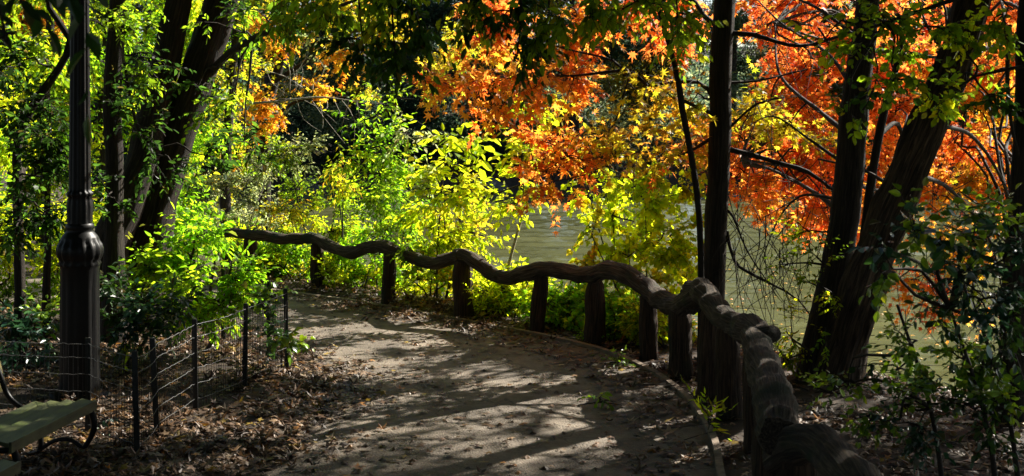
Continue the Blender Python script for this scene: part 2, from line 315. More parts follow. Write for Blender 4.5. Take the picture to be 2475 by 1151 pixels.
def grow(leafbuf, twigbuf, blobs, attach):
    """blobs: dicts c, r, n, s(ize), pal, kind, lpt, tl (twig length), droop. attach: (M,3) points limbs start from"""
    attach = np.asarray(attach, float)
    for B in blobs:
        c = np.asarray(B['c'], float); r = np.asarray(B['r'], float)*np.ones(3); n = int(B['n']); s = B.get('s', .1); lpt = B.get('lpt', 7)
        nT = max(3, n//lpt); nS = max(3, int(nT/B.get('tps', 9))); droop = B.get('droop', .35)
        a = attach[np.argmin(np.linalg.norm(attach-c, axis=1))]
        if B.get('limb', True) and np.linalg.norm(a-c) > .25:
            L = np.linalg.norm(a-c); k = max(4, int(L/.35)); t = np.linspace(0, 1, k)[:, None]
            mid = a*(1-t)+c*t + np.array([0, 0, 1.])*np.sin(t*math.pi)*L*.08 + rng.normal(0, .06*L**.5, (k, 3))*np.sin(t*math.pi)
            r0 = B.get('lr', .008+.008*L**.5)
            tube(twigbuf, mid, np.linspace(r0, r0*.35, k), 5, .2)
        # sub-branches
        e = rng.normal(0, 1, (nS, 3)); e = unit(e)*rng.uniform(.35, 1., (nS, 1))**.6; e = c+e*r
        hub = c + (a-c)/(np.linalg.norm(a-c)+1e-6)*min(np.linalg.norm(a-c), float(r.mean())*.5)
        K = 5; t = np.linspace(0, 1, K)[None, :, None]
        S = hub*(1-t)+e[:, None]*t + rng.normal(0, .06, (nS, K, 3))*r.mean()*np.sin(t*math.pi) + np.array([0, 0, 1.])*(np.sin(t*math.pi)*.12*r.mean())
        q = B.get('sr', .006); fast_tubes(twigbuf, S, np.full(nS, q*1.6), np.full(nS, q*.5))
        # twigs
        si = rng.integers(0, nS, nT); tt = rng.uniform(.25, 1.03, nT)*(K-1); i0 = np.clip(tt.astype(int), 0, K-2); fr = (tt-i0)[:, None]
        base = S[si, i0]*(1-fr)+S[si, i0+1]*fr
        d = unit(unit(S[si, -1]-S[si, 0])*.7+rng.normal(0, .65, (nT, 3))+np.array([0, 0, B.get('up', -.1)]))
        tl = B.get('tl', s*lpt*.42)*rng.uniform(.6, 1.3, nT)
        tip = base+d*tl[:, None]; midp = base+d*tl[:, None]*.5+np.array([0, 0, 1.])*tl[:, None]*.06
        TP = np.stack([base, midp, tip], 1); fast_tubes(twigbuf, TP, np.full(nT, q*.55), np.full(nT, q*.25))
        # leaves along twigs
        j = np.tile(np.arange(lpt), nT); ti = np.repeat(np.arange(nT), lpt); u = ((j+.8)/lpt+rng.normal(0, .03, len(j)))[:, None]
        p = base[ti]*(1-u)+tip[ti]*u + np.array([0, 0, 1.])*tl[ti][:, None]*.12*u*(1-u)*2
        side = unit(np.cross(d, np.array([0, 0, 1.])+rng.normal(0, .15, (nT, 3))))[ti]*np.where(j % 2, 1, -1)[:, None]
        ld = unit(d[ti]*.55+side*.8+rng.normal(0, .25, (len(j), 3))+np.array([0, 0, -droop]))
        last = j == lpt-1; ld[last] = unit(d[ti][last]+np.array([0, 0, -droop]))
        nr = unit(np.array([0, 0, 1.])+rng.normal(0, B.get('tilt', .85), (len(j), 3)) + np.array([.2,.2,0]))
        cl = pal_pick(B['pal'], nT)[ti]; sw = rng.random(len(j)) < .3; cl[sw] = pal_pick(B['pal'], sw.sum())
        cl = cl*rng.uniform(.75, 1.2, (len(j), 1)); bd = rng.random(len(j)) < .05; cl[bd] = cl[bd]*.4+np.array([.2, .11, .03])*.6
        add_leaves(leafbuf, p, ld, nr, s*rng.uniform(.42, 1.2, len(j)), np.clip(cl, 0, .95), B.get('kind', 'ovate'))
def blob(px, py, D, rx, ry, n, s=.1, pal='lime', kind='ovate', rd=None, **kw):
    """crown clump: centre on the line of sight at distance D, radii in photo pixels at that distance"""
    k = D/F; q = dict(c=at(px, py, D), r=(rx*k, (rd if rd is not None else (rx+ry)*.5*k), ry*k), n=n, s=s, pal=pal, kind=kind); q.update(kw)
    return q
def wblob(x, y, z, r, n, s=.12, pal='green', kind='ovate', **kw):
    q = dict(c=(x, y, z), r=r, n=n, s=s, pal=pal, kind=kind); q.update(kw); return q
def plant(name, label, cat, stems, blobs, bark='twig', lmat='leaf', group=None, trunk_name='trunk', sides=10, step=.15, ridge=0., amp=.1, crown_name='crown', limbs=(), twig_mat=None):
    """stems, limbs: lists of ([(x,y,z)...], [r...])"""
    p0 = stems[0][0][0]; root = empty(name, p0, label, cat, group)
    tb = Buf(); att = []
    for k, (pts, rad) in enumerate(stems):
        tube(tb, pts, rad, sides, step, amp, 4., ridge, k*7.3+len(label), grain=True); att.append(smooth_path(pts, rad, .4)[0][1:] if len(pts) > 1 else pts)
    tb.build(trunk_name, M[bark], root)
    br = Buf(); lb = Buf()
    for pts, rad in limbs:
        if name in ('straight_tree', 'red_maple', 'ridged_tree'):
            rad = [q*.68 for q in rad]; pts = [pts[0]]+[np.asarray(q)+rng.normal(0, .05, 3) for q in pts[1:]]
            fine = smooth_path(pts, rad, .25)[0]
            for q in fine[2:]:
                for _ in range(2):
                    e = q+rng.normal(0, .28, 3)+np.array([0, 0, -.18]); tube(br, [q, (q+e)/2+rng.normal(0, .05, 3), e], [.006, .004, .002], 3, .15)
        tube(br, pts, rad, 7, .12, .25, 8.); att.append(smooth_path(pts, rad, .3)[0])
    if blobs: grow(lb, br, blobs, np.concatenate(att))
    if br.v: br.build('branches', M[twig_mat or 'twig'], root)
    if lb.v: lb.build(crown_name, M[lmat], root, smooth=False)
    return root
def pxs(L): return [at(*q) for q in L]
def pr(L):
    """pixel polyline with radii: (px, py, D, r)"""
    return [at(a, b, c) for a, b, c, _ in L], [q[3] for q in L]

# ------------------------------------------------------------------ plan of the place
KERB_PX = [(860,733),(1000,757),(1150,786),(1300,813),(1450,850),(1560,897),(1640,952),(1690,1012),(1722,1080),(1733,1151)]
KERB = [ground_pt(*q)[:2] for q in KERB_PX]
KERB = [np.array([-14., 21.2]), np.array([-8., 20.6]), np.array([-5., 19.6]), np.array([-3.4, 18.5])] + KERB + [np.array([1.3,7.]), np.array([.95,5.]), np.array([.5,2.]), np.array([.0,-3.]), np.array([-.5,-12.])]
LEFT = [(-14,17.6),(-8,17.2),(-5.2,16.3),(-3.7,15.2),(-2.8,14.),(-2.2,13.),(-1.9,12.),(-1.75,11.),(-1.8,10.),(-2.0,9.),(-2.3,8.),(-2.6,7.),(-2.9,5.),(-3.1,2.),(-3.3,-3.),(-3.5,-12.)]
SHORE = np.array([(4.5,-14),(5,-3),(5.2,2),(5.3,6),(5.,9.5),(4.2,11.8),(3.2,13.3),(1.9,15.1),(.3,16.5),(-1.6,18.),(-3.6,20.),(-6.,22.5),(-9.,28.),(-15.,42.),(-26.,66.),(-40,90)], float)
def seg_dist(P, poly):
    best = np.full(len(P), 1e9); sgn = np.ones(len(P))
    for a, b in zip(poly[:-1], poly[1:]):
        ab = b-a; t = np.clip(((P-a)@ab)/(ab@ab), 0, 1); q = a+t[:, None]*ab; d = np.linalg.norm(P-q, axis=1)
        cr = ab[0]*(P[:, 1]-a[1])-ab[1]*(P[:, 0]-a[0]); m_ = d < best-1e-9; best[m_] = d[m_]; sgn[m_] = np.where(cr[m_] < 0, 1, -1)
    return best*sgn         # positive on the lake side
def sstep(a, b, x): t = np.clip((x-a)/(b-a), 0, 1); return t*t*(3-2*t)
WATER_Z = -1.2
def vnoise(P, f, seed=0):
    return np.array([mnoise.noise((x*f+seed, y*f-seed, seed*1.7)) for x, y in P])
PATHPOLY = np.array(list(KERB) + list(reversed([np.array(q, float) for q in LEFT])))
def path_dist(P):
    loop = np.vstack([PATHPOLY, PATHPOLY[:1]]); best = np.full(len(P), 1e9); ins = np.zeros(len(P), bool)
    for a, b in zip(loop[:-1], loop[1:]):
        ab = b-a; t = np.clip(((P-a)@ab)/(ab@ab+1e-9), 0, 1); best = np.minimum(best, np.linalg.norm(P-(a+t[:, None]*ab), axis=1))
        c = ((a[1] > P[:, 1]) != (b[1] > P[:, 1])) & (P[:, 0] < (b[0]-a[0])*(P[:, 1]-a[1])/(b[1]-a[1]+1e-12)+a[0]); ins ^= c
    return np.where(ins, -best, best)
def gz(P):
    P = np.asarray(P, float).reshape(-1, 2)
    s = seg_dist(P, SHORE); pd = path_dist(P)
    z = -1.9*sstep(-.2, 3.6, s) - 1.2*sstep(4, 25, s)
    far = P[:, 1]-(67+3*vnoise(P, .06, 3)+.03*np.abs(P[:, 0])); z = np.where(far > -12, np.maximum(z, -3.1+3.6*sstep(-8, 4, far)+10*sstep(2, 70, far)), z)
    off = sstep(.15, 1.6, pd); left = sstep(.5, 9, pd)*(s < 0)*(P[:, 0] < 0)
    z = z + off*(.05*vnoise(P, 1.3, 1)+.03*vnoise(P, 3.7, 5)) + left*.45*(1+vnoise(P, .15, 9)) + .07*sstep(.05, .5, pd)*(P[:, 0] < 0)
    return np.where(pd < .15, -.03+.0*z, z)
def gzz(x, y): return float(gz([(x, y)])[0])

# ground: one sheet, denser near
def warp(n, a, b, c, p=2.2):
    t = np.linspace(-1, 1, n); s = np.sign(t)*np.abs(t)**p
    return np.where(s < 0, c+s*(c-a), c+s*(b-c))
gx = warp(230, -260, 260, 0., 2.6); gy = warp(260, -60, 420, 12., 2.6)
X, Y = np.meshgrid(gx, gy); P = np.stack([X.ravel(), Y.ravel()], 1); Z = gz(P)
b = Buf(); idx = np.arange(len(P)).reshape(X.shape)
b.add(np.concatenate([P, Z[:, None]], 1), np.stack([idx[:-1, :-1], idx[:-1, 1:], idx[1:, 1:], idx[1:, :-1]], -1).reshape(-1, 4))
tag(b.build('ground', M['soil']), kind='structure')
# lake
wx = np.concatenate([np.linspace(-90, -14, 20), np.arange(-13.5, 42, .16), np.linspace(43, 200, 40)]); wy = np.concatenate([np.linspace(-40, 10, 12), 10.3+np.cumsum(np.linspace(.10, .36, 250)), np.linspace(68.2, 92, 10)])
WX, WY = np.meshgrid(wx, wy); WZ = np.zeros_like(WX)
for k in range(34):
    lam = .32*1.055**k; an = rng.normal(0, .7); amp = .0115*lam*(1 if lam < 1. else .7); ph = rng.uniform(0, 6.28)
    WZ += amp*np.sin(2*math.pi/lam*(WX*math.sin(an)+WY*math.cos(an))+ph+.8*np.sin(WX*.21+k)+.6*np.sin(WY*.17+2*k))
inner = (WX > -13.6) & (WX < 42) & (WY > 10) & (WY < 68); gust = .55+.45*np.sin(WX*.13+1.5*np.sin(WY*.09))*np.sin(WY*.21+WX*.05)
WZ = WATER_Z+np.where(inner, WZ*gust, 0)
b = Buf(); idx = np.arange(WX.size).reshape(WX.shape)
b.add(np.stack([WX.ravel(), WY.ravel(), WZ.ravel()], 1), np.stack([idx[:-1, :-1], idx[:-1, 1:], idx[1:, 1:], idx[1:, :-1]], -1).reshape(-1, 4))
tag(b.build('lake_water', M['water']), kind='structure')
# path
def resample(pl, n):
    pl = smooth_path([(*q, 0) for q in pl], [1]*len(pl), .2)[0][:, :2]
    L = np.concatenate([[0], np.cumsum(np.linalg.norm(np.diff(pl, axis=0), axis=1))]); t = np.linspace(0, L[-1], n)
    return np.stack([np.interp(t, L, pl[:, 0]), np.interp(t, L, pl[:, 1])], 1)
n = 160; a_, b_ = resample(KERB, n), resample(LEFT, n); K = 12
t = np.linspace(0, 1, K)[None, :, None]; G = a_[:, None]*(1-t)+b_[:, None]*t
Gp = G.reshape(-1, 2); zz = .004*vnoise(Gp, .8, 2); zz = zz.reshape(n, K); zz[:, -1] = -.05
b = Buf(); idx = np.arange(n*K).reshape(n, K)
b.add(np.concatenate([Gp, zz.reshape(-1, 1)], 1), np.stack([idx[:-1, :-1], idx[1:, :-1], idx[1:, 1:], idx[:-1, 1:]], -1).reshape(-1, 4))
po = b.build('path', M['asphalt']); tag(po, kind='structure')
# timber edging along the lake side of the path
kk = resample(KERB, 260); T = np.gradient(kk, axis=0); T /= np.linalg.norm(T, axis=1)[:, None]; Nn = np.stack([-T[:, 1], T[:, 0]], 1)
b = Buf(); rows = []
for k, (p, nn) in enumerate(zip(kk, Nn)):
    h = .035+.012*mnoise.noise((k*.13, 0, 0)); j = .012*mnoise.noise((k*.09, 5, 0))
    rows.append([(*(p+nn*(-.0+j)), -.06), (*(p+nn*(0+j)), h), (*(p+nn*(.055+j)), h+.004), (*(p+nn*(.055+j)), -.1)])
rows = np.array(rows); idx = np.arange(rows.shape[0]*4).reshape(-1, 4)
b.add(rows.reshape(-1, 3), np.concatenate([np.stack([idx[:-1, q], idx[1:, q], idx[1:, q+1], idx[:-1, q+1]], -1) for q in range(3)]))
tag(b.build('kerb', M['edging'], smooth=False), kind='structure')

# ------------------------------------------------------------------ rustic railing
POSTS = [(605,690,.11),(768,702,.1),(938,737,.105),(1120,770,.115),(1295,805,.11),(1436,832,.105),(1568,867,.105),(1645,913,.12),(1712,960,.11),(1762,1008,.125)]
pD = [ground_pt(a, b2)[1] for a, b2, _ in POSTS]
RAIL1 = [(525,567),(560,563),(600,566),(650,573),(700,579),(748,577),(775,583),(810,601),(850,611),(890,598),(930,597),(975,612),(1020,631),(1050,637),(1085,628),(1115,618),(1150,632),(1190,661),(1230,673),(1270,661),(1310,651),(1360,656),(1420,665),(1470,654),(1520,667),(1565,700),(1600,726),(1640,738),(1675,722)]
def railD(px): return float(np.interp(px, [530]+[q[0] for q in POSTS], [pD[0]+.35]+pD))
rail_root = empty('rustic_railing', (*ground_pt(1436, 832)[:2], 0), 'wavy rustic log railing on short stout posts along the lake side of the path', 'railing')
def log(pts, rad, seed, amp=.25, name='rail'):
    b = Buf(); tube(b, pts, rad, 28, .04, amp*1.25, 6.5, .10, seed, caps=True, grain=True); return b.build(name, M['log'], rail_root)
l1 = [at(a, c, railD(a)) for a, c in RAIL1]
split = 15
log(l1[:split+1], np.interp(range(split+1), [0, 2, split], [.055, .085, .09]), 1.)
log(l1[split-1:]+[at(1700, 705, 11.9)], np.interp(range(len(l1)-split+2), [0, 6, len(l1)-split], [.088, .095, .11]), 2.)
log([at(1655,722,12.35), at(1665,722,12.3), at(1675,735,12.1)], [.1,.105,.09], 4.)
log(pxs([(1672,700,12.2),(1695,704,11.9),(1722,735,11.45),(1750,768,11.),(1785,786,10.6),(1815,800,10.2),(1840,818,9.85)]), [.095,.11,.105,.1,.115,.12,.11], 5.)
log(pxs([(1800,805,10.15),(1838,812,9.9),(1872,806,9.75)]), [.1,.085,.07], 6., .15)
log(pxs([(1822,815,9.9),(1836,860,9.4),(1850,905,8.8),(1866,950,8.2),(1880,1010,7.65),(1885,1060,7.25)]), [.105,.125,.118,.125,.13,.13], 7.)
log(pxs([(1868,1110,7.4),(1920,1078,7.2),(1975,1075,6.95),(2025,1110,6.6),(2075,1165,6.2),(2120,1250,5.8)]), [.08,.10,.11,.108,.105,.10], 8.)
for k, (a, c) in enumerate([(700,579),(905,597),(1062,636),(1205,668),(1395,662),(1545,684),(1610,732)]):
    p = at(a, c, railD(a)); d = np.array([rng.normal(0,.5), rng.uniform(-1.,-.3), rng.uniform(-.2,1.)]); d /= np.linalg.norm(d)
    log([p+d*.03, p+d*.085, p+d*.115], [.045,.034,.028], 20.+k, .2, 'knot')
pts = [np.array([1.7,5.8,.83]), np.array([1.55,5.,.85]), np.array([1.35,4.,.8]), np.array([1.2,3.,.88]), np.array([1.,2.,.82])]
near_posts = [(1.93,9.75,.12,.79),(1.78,8.55,.13,.72),(1.68,7.3,.13,.72),(1.75,6.1,.12,.7)]
def post(x, y, r, ztop, seed, point=False, lean=0.):
    b = Buf(); z0 = gzz(x, y)-.1
    prof = [(z0, 1.06), (.05, 1.04), (.25, 1.0), (ztop-.14, .96), (ztop-.05, .93 if not point else .7), (ztop-.01, .82 if not point else .5), (ztop, .6 if not point else .35)]
    tube(b, [(x+lean*(z-0), y, z) for z, _ in prof], [r*k for _, k in prof], 24, .05, .16, 6., .12, seed, smooth=True, caps=True, grain=True)
    return b.build('post', M['post'], rail_root)
for k, (a, c, r) in enumerate(POSTS):
    g = ground_pt(a, c); ys = [q for q in l1]; 
    top = .62
    if a < 1690:
        D = g[1]; ry = np.interp(a, [q[0] for q in RAIL1], [q[1] for q in RAIL1]); top = at(a, ry, D)[2]-.05
    else: top = .82 if a < 1750 else .78
    post(g[0], g[1], r*(1+.12*math.sin(k*2.7)), top, k*3.1, point=(k == 5), lean=(.10 if k == 4 else .03*math.sin(k*4.1)))
for k, (x, y, r, t_) in enumerate(near_posts): post(x, y, r, t_, 50+k)

# ------------------------------------------------------------------ lamp post
LD = 11.2; lx, ly = at(193, 985, LD)[:2]; lz0 = gzz(lx, ly)
lamp = empty('lamp_post', (lx, ly, lz0), 'black cast iron park lamp post with fluted shaft behind the wire fence', 'lamp post')
def lz(py): return at(193, py, LD)[2]
k = LD/F
def prof(L): return [(lz(y), h*k) for y, h in L]
b = Buf(); lathe(b, lx, ly, [(lz0-.05, .26), (lz0+.03, .26), (lz(985), .245)]+prof([(980,64),(970,62),(962,52),(955,48),(940,47),(800,46),(700,45.5),(650,45),(642,47)]), 64, (lz(940), lz(655), .09, 12)); b.build('base', M['iron'], lamp)
b = Buf(); lathe(b, lx, ly, prof([(642,46),(636,50),(630,47),(622,52),(612,55),(600,55),(590,52),(583,47),(576,44),(570,41),(562,34),(556,31),(552,33),(546,34),(540,30)]), 64, (lz(640), lz(580), .10, 14)); b.build('collar', M['iron'], lamp)
b = Buf(); lathe(b, lx, ly, prof([(540,29),(528,30),(500,31),(485,29),(476,27),(472,31),(466,31),(462,26),(455,25.5),(200,23.5),(0,22),(-150,21)])+[(4.1,.07),(4.15,.1),(4.2,.1),(4.22,.07)], 64, (lz(538), 4.0, .12, 12)); b.build('shaft', M['iron'], lamp)
b = Buf(); lathe(b, lx, ly, [(4.22,.05),(4.26,.13),(4.34,.19),(4.5,.22),(4.66,.2),(4.78,.13)], 32); b.build('lantern', M['glass'], lamp)
b = Buf(); lathe(b, lx, ly, [(4.78,.15),(4.84,.12),(4.9,.05),(5.0,.015),(5.02,0.001)], 32); b.build('lantern_cap', M['iron'], lamp)

# ------------------------------------------------------------------ wire fence
FN = [(-7.,10.35),(-5.6,10.2),(-4.5,10.1),(-3.35,9.8),(-2.79,9.25),(-2.81,9.85),(-2.74,10.75),(-2.5,11.6),(-2.3,12.7),(-2.6,13.25),(-3.3,14.2),(-4.3,15.1)]
fence = empty('wire_fence', (-2.74, 10.75, 0), 'low dark wire mesh fence on thin steel posts round the planting beside the path', 'fence')
for k, (x, y) in enumerate(FN):
    if k in (9,): pass
    z0 = gzz(x, y); b = Buf(); ln = np.array([rng.normal(0, .02), rng.normal(0, .02), 0]); top = .87 if k != 10 else .95
    for dx, dy in ((.022, .004), (.004, .02)):
        box(b, np.array([x, y + (.02 if dx < .01 else 0), (z0-.15+top)/2])+ln*.5, (dx, 0, 0), (0, dy, 0), np.array([0, 0, (top-z0+.15)/2])+ln*.5)
    b.build('post', M['wirepost'], fence, smooth=False)
hb = Buf(); vb = Buf(); HV = []; 
FNr = [FN[i] for i in range(len(FN))]
for i in range(len(FNr)-1):
    if i == 4: pass
    a = np.array(FNr[i]); c = np.array(FNr[i+1]); L = np.linalg.norm(c-a); n = max(3, int(L/.04)); t = np.linspace(0, 1, n)
    xy = a*(1-t[:, None])+c*t[:, None]; nrm = np.array([-(c-a)[1], (c-a)[0]])/L
    bow = (np.sin(t*math.pi)*.035*(.4 if i % 2 else -.4))[:, None]*nrm; xy = xy+bow
    sag = -np.sin(t*math.pi)*.012
    z0 = gz(xy); hs = [.1, .25, .4, .55, .7, .82]
    for h in hs:
        zz = z0*(1-h/.85)+h+sag+np.array([mnoise.noise((q*.7+h*9, i, 3))*.012 for q in range(n)])
        tube(hb, np.column_stack([xy, zz]), np.full(n, .0028), 4, smooth=False)
    top = np.column_stack([xy, .82+sag]); bot = np.column_stack([xy, z0+.02])
    fast_tubes(vb, np.stack([bot, top], 1), np.full(n, .0021), np.full(n, .0021))
hb.build('line_wires', M['wire'], fence); vb.build('mesh_wires', M['wiredark'], fence)

# ------------------------------------------------------------------ bench
def make_bench():
    p0 = np.array([-3.29, 8.11, 0]); p1 = np.array([-3.14, 9.33, 0]); ax = (p1-p0)/np.linalg.norm(p1-p0); bk = np.array([-ax[1], ax[0], 0])
    L = np.linalg.norm(p1-p0); z0 = 0.0; root = empty('park_bench', (*((p0+p1)/2)[:2], z0), 'green mossy slatted park bench beside the lamp post', 'bench')
    mid = (p0+p1)/2; seat = Buf(); S = []
    for k in range(4):
        c = mid+bk*(.05+k*.125)+np.array([0, 0, .475-k*.010]); box(seat, c, ax*L/2, bk*.0475+np.array([0, 0, .009]), (0, 0, .014))
    so_ = seat.build('seat', M['slat'], root, smooth=False)
    fb = Buf(); box(fb, mid-bk*.012+np.array([0, 0, .452]), ax*L/2, bk*.010, (0, 0, .036)); fb.build('front_rail', M['slat'], root, smooth=False)
    bb = Buf(); up = np.array([0, 0, 1.])*.97+bk*.25
    for k in range(3):
        c = mid+bk*.70+up*(.17+k*.125)+np.array([0, 0, .42]); box(bb, c, ax*(L/2+.04), up*.05, np.cross(ax, up)*.014)
    bb.build('backrest', M['sunlit_slat'], root, smooth=False)
    for e in (0.06, L-.06):
        o = p0+ax*e; w = Buf()
        def q(b_, z): return o+bk*b_+np.array([0, 0, z])
        tube(w, [q(.0, .42), q(-.02, .38), q(-.03, .31), q(.0, .22), q(.06, .12), q(.04, .03), q(.0, -.03)], [.022,.026,.024,.02,.02,.024,.03], 10, .03)
        tube(w, [q(.06, .14), q(.16, .2), q(.28, .19), q(.38, .13)], [.016]*4, 8, .03)
        tube(w, [q(.44, .4), q(.4, .25), q(.4, .12), q(.5, -.03)], [.024,.02,.02,.028], 10, .03)
        tube(w, [q(.0, .425), q(.2, .405), q(.46, .4), q(.64, .5), q(.73, .7), q(.82, .88)], [.02]*6, 8, .04)
        w.build('leg', M['iron'], root)
    return root
bench = make_bench()
b2 = bench.copy(); col.objects.link(b2); b2.location = bench.location+Vector((.0, -1.45, -.06)); b2['label'] = 'sliver of a second slatted bench just nearer than the mossy one'
for ch in bench.children:
    c = ch.copy(); col.objects.link(c); c.parent = b2
for q in (bench, b2): q['group'] = 'benches in a row beside the path'

# ------------------------------------------------------------------ LEFT woods
def stem_from(px, py, D, top, r0, r1, wob=.1):
    """one stem rooted in the ground under (px,·,D), up to pixel point top=(px,py,D)"""
    e = at(*top); x, y = at(px, py, D)[:2]; z = gzz(x, y)-.1; k = 5
    pts = [np.array([x, y, z])*(1-t)+e*t+np.array([rng.normal(0, wob), rng.normal(0, wob), 0])*math.sin(t*math.pi) for t in np.linspace(0, 1, k)]
    return pts, list(np.linspace(r0, r1, k))
def root_pt(px, D): x, y = at(px, 700, D)[:2]; return np.array([x, y, gzz(x, y)-.15])
def trunk(px0, D0, L, r0):
    pts, rad = pr(L); return [root_pt(px0, D0)]+pts, [r0]+rad

plant('leaning_tree', 'big dark twin-trunked tree leaning right behind the lamp post, clad in creeper leaves', 'tree',
  [trunk(320, 15, [(345,640,15,.30),(385,480,15,.22),(425,340,15,.21),(472,200,15,.21),(508,90,15,.21),(550,-60,15,.20),(600,-400,15,.17),(640,-900,15.5,.1)], .4),
   trunk(250, 14.6, [(262,620,14.6,.24),(310,480,14.6,.2),(352,360,14.7,.19),(385,220,14.8,.17),(415,80,14.8,.16),(440,-80,14.8,.14),(430,-500,14.8,.1),(380,-900,14.5,.05)], .35)],
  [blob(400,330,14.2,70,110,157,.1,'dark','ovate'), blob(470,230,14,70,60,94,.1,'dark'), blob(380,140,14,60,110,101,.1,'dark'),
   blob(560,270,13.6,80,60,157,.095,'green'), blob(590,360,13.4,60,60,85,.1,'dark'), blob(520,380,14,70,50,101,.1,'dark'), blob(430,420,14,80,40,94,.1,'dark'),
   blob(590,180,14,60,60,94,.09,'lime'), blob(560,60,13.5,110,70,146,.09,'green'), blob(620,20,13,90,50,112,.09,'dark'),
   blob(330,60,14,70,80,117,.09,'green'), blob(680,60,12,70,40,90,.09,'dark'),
   wblob(-4.5,14.5,6,(2.2,2.2,1.3),2000,.11,'green'), wblob(-2.3,17.,5.3,(1.5,1.2,.5),1900,.11,'green'), wblob(-5.,15,8,(3,3,1.6),3500,.12,'green'), wblob(-2.5,15,8.5,(2.6,2.6,1.4),2500,.12,'green')],  # one low clump added above the frame to keep the trunks shaded
  'bark', sides=26, step=.1, ridge=.10,
  limbs=[pr([(508,178,15,.05),(560,125,14.3,.045),(640,80,13.4,.035),(740,45,12.4,.025),(860,0,11.5,.015)]), pr([(385,440,14.8,.03),(330,300,14.4,.02),(305,180,14.2,.016),(290,90,14,.01)])])
# dark overhanging foliage, top centre: a limb of a tree above the frame
plant('overhanging_tree', 'dark shaded boughs hanging from above over the middle of the path', 'tree',
  [([np.array([-6.2,8.2,gzz(-6.2,8.2)-.1]), np.array([-6.2,8.3,2.]), np.array([-5.9,8.5,4.]), np.array([-5.6,8.8,6.2]), np.array([-5.2,9,8.5])], [.2,.17,.15,.12,.06])],
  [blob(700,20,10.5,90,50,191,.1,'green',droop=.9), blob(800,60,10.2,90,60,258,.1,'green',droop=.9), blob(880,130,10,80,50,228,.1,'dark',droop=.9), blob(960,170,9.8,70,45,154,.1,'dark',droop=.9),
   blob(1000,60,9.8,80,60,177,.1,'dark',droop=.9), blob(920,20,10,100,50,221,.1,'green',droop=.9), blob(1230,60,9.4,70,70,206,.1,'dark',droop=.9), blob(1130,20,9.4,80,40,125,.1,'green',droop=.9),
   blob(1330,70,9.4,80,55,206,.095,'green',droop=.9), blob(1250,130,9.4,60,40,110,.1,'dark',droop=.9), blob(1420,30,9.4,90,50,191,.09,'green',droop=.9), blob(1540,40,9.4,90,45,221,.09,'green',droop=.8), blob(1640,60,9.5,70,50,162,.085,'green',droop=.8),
   wblob(-3,9.5,5.5,(2.5,2,.9),2500,.11,'dark'), wblob(0,9.5,5.4,(2.5,2,.9),2500,.11,'dark'), wblob(1.3,6.6,6.,(2,1.6,.6),2600,.13,'dark'), wblob(.8,11.6,5.,(2.2,1.2,.45),3000,.11,'dark'), wblob(-.3,12.7,5.,(1.6,1.,.4),2000,.11,'dark'), wblob(1.5,13.,5.1,(1.4,.9,.4),1500,.11,'dark'), wblob(3.,10.8,5.2,(1.6,1.2,.45),2000,.11,'dark'), wblob(3.8,13.6,5.3,(1.5,1.,.5),900,.11,'dark'), wblob(-.6,5,5.2,(1.5,1.5,.5),1600,.13,'dark'), wblob(2.,9.2,5.6,(2,1.8,.9),1800,.11,'dark')],  # unseen crown clumps, added above the frame to shade boughs, bench and litter
  'bark', sides=14,
  limbs=[([np.array([-5.8,8.6,4.6]), np.array([-4.2,9.4,4.5]), np.array([-2.2,9.9,4.2]), np.array([-.3,9.6,4.1]), np.array([1.2,9.3,4.])], [.09,.07,.055,.04,.02])])
plant('slim_tree', 'slim upright dark trunk between the lamp post and the leaning tree', 'tree',
  [trunk(275, 14, [(275,560,14,.11),(278,400,14,.1),(270,250,14,.1),(278,120,14,.1),(285,0,14,.09),(290,-300,14,.07),(280,-700,14,.03)], .15)],
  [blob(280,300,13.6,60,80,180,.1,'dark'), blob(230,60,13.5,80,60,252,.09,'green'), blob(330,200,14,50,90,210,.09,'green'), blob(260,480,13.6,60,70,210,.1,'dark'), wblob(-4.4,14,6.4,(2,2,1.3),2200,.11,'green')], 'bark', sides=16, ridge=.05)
plant('forked_sapling', 'thin dark sapling at the left edge with a forked branch rising behind the lamp post', 'tree',
  [trunk(50, 12.5, [(48,700,12.5,.055),(45,560,12.5,.05),(42,430,12.5,.045),(45,330,12.5,.045),(90,240,12.5,.045),(140,170,12.5,.04),(170,95,12.4,.035),(120,20,12.4,.03),(100,-120,12.4,.02)], .075),
   (pxs([(120,200,12.5),(165,130,12.4),(200,20,12.3)]), [.03,.025,.02])],
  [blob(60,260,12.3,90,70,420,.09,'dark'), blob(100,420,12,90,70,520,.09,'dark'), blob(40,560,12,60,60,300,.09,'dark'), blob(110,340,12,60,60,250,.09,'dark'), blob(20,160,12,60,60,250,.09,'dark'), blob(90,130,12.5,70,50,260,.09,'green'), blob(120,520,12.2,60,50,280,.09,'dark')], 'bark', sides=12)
plant('young_sapling', 'thin straight sapling stem just left of the lamp post base', 'tree',
  [trunk(112, 14, [(112,700,14,.045),(116,600,14,.04),(114,480,14,.035),(125,350,14,.02)], .06)],
  [blob(115,440,13.8,70,60,260,.09,'green'), blob(130,340,14,60,60,260,.09,'green')], 'bark', sides=10)
back = [(-30,300,21,'lime','bright backlit lime-green tree at the far left edge'),(110,180,24,'lime','bright yellow-green tree seen behind the forked sapling'),(250,300,27,'lime','sunlit lime-green tree between lamp post and slim trunk'),
        (420,200,25,'lime','sunlit lime-green tree behind the leaning twin trunk'),(560,120,28,'yellow','yellow-green tree rising right of the leaning twin trunk'),(-60,600,18,'lime','low bright tree filling the lower left edge')]
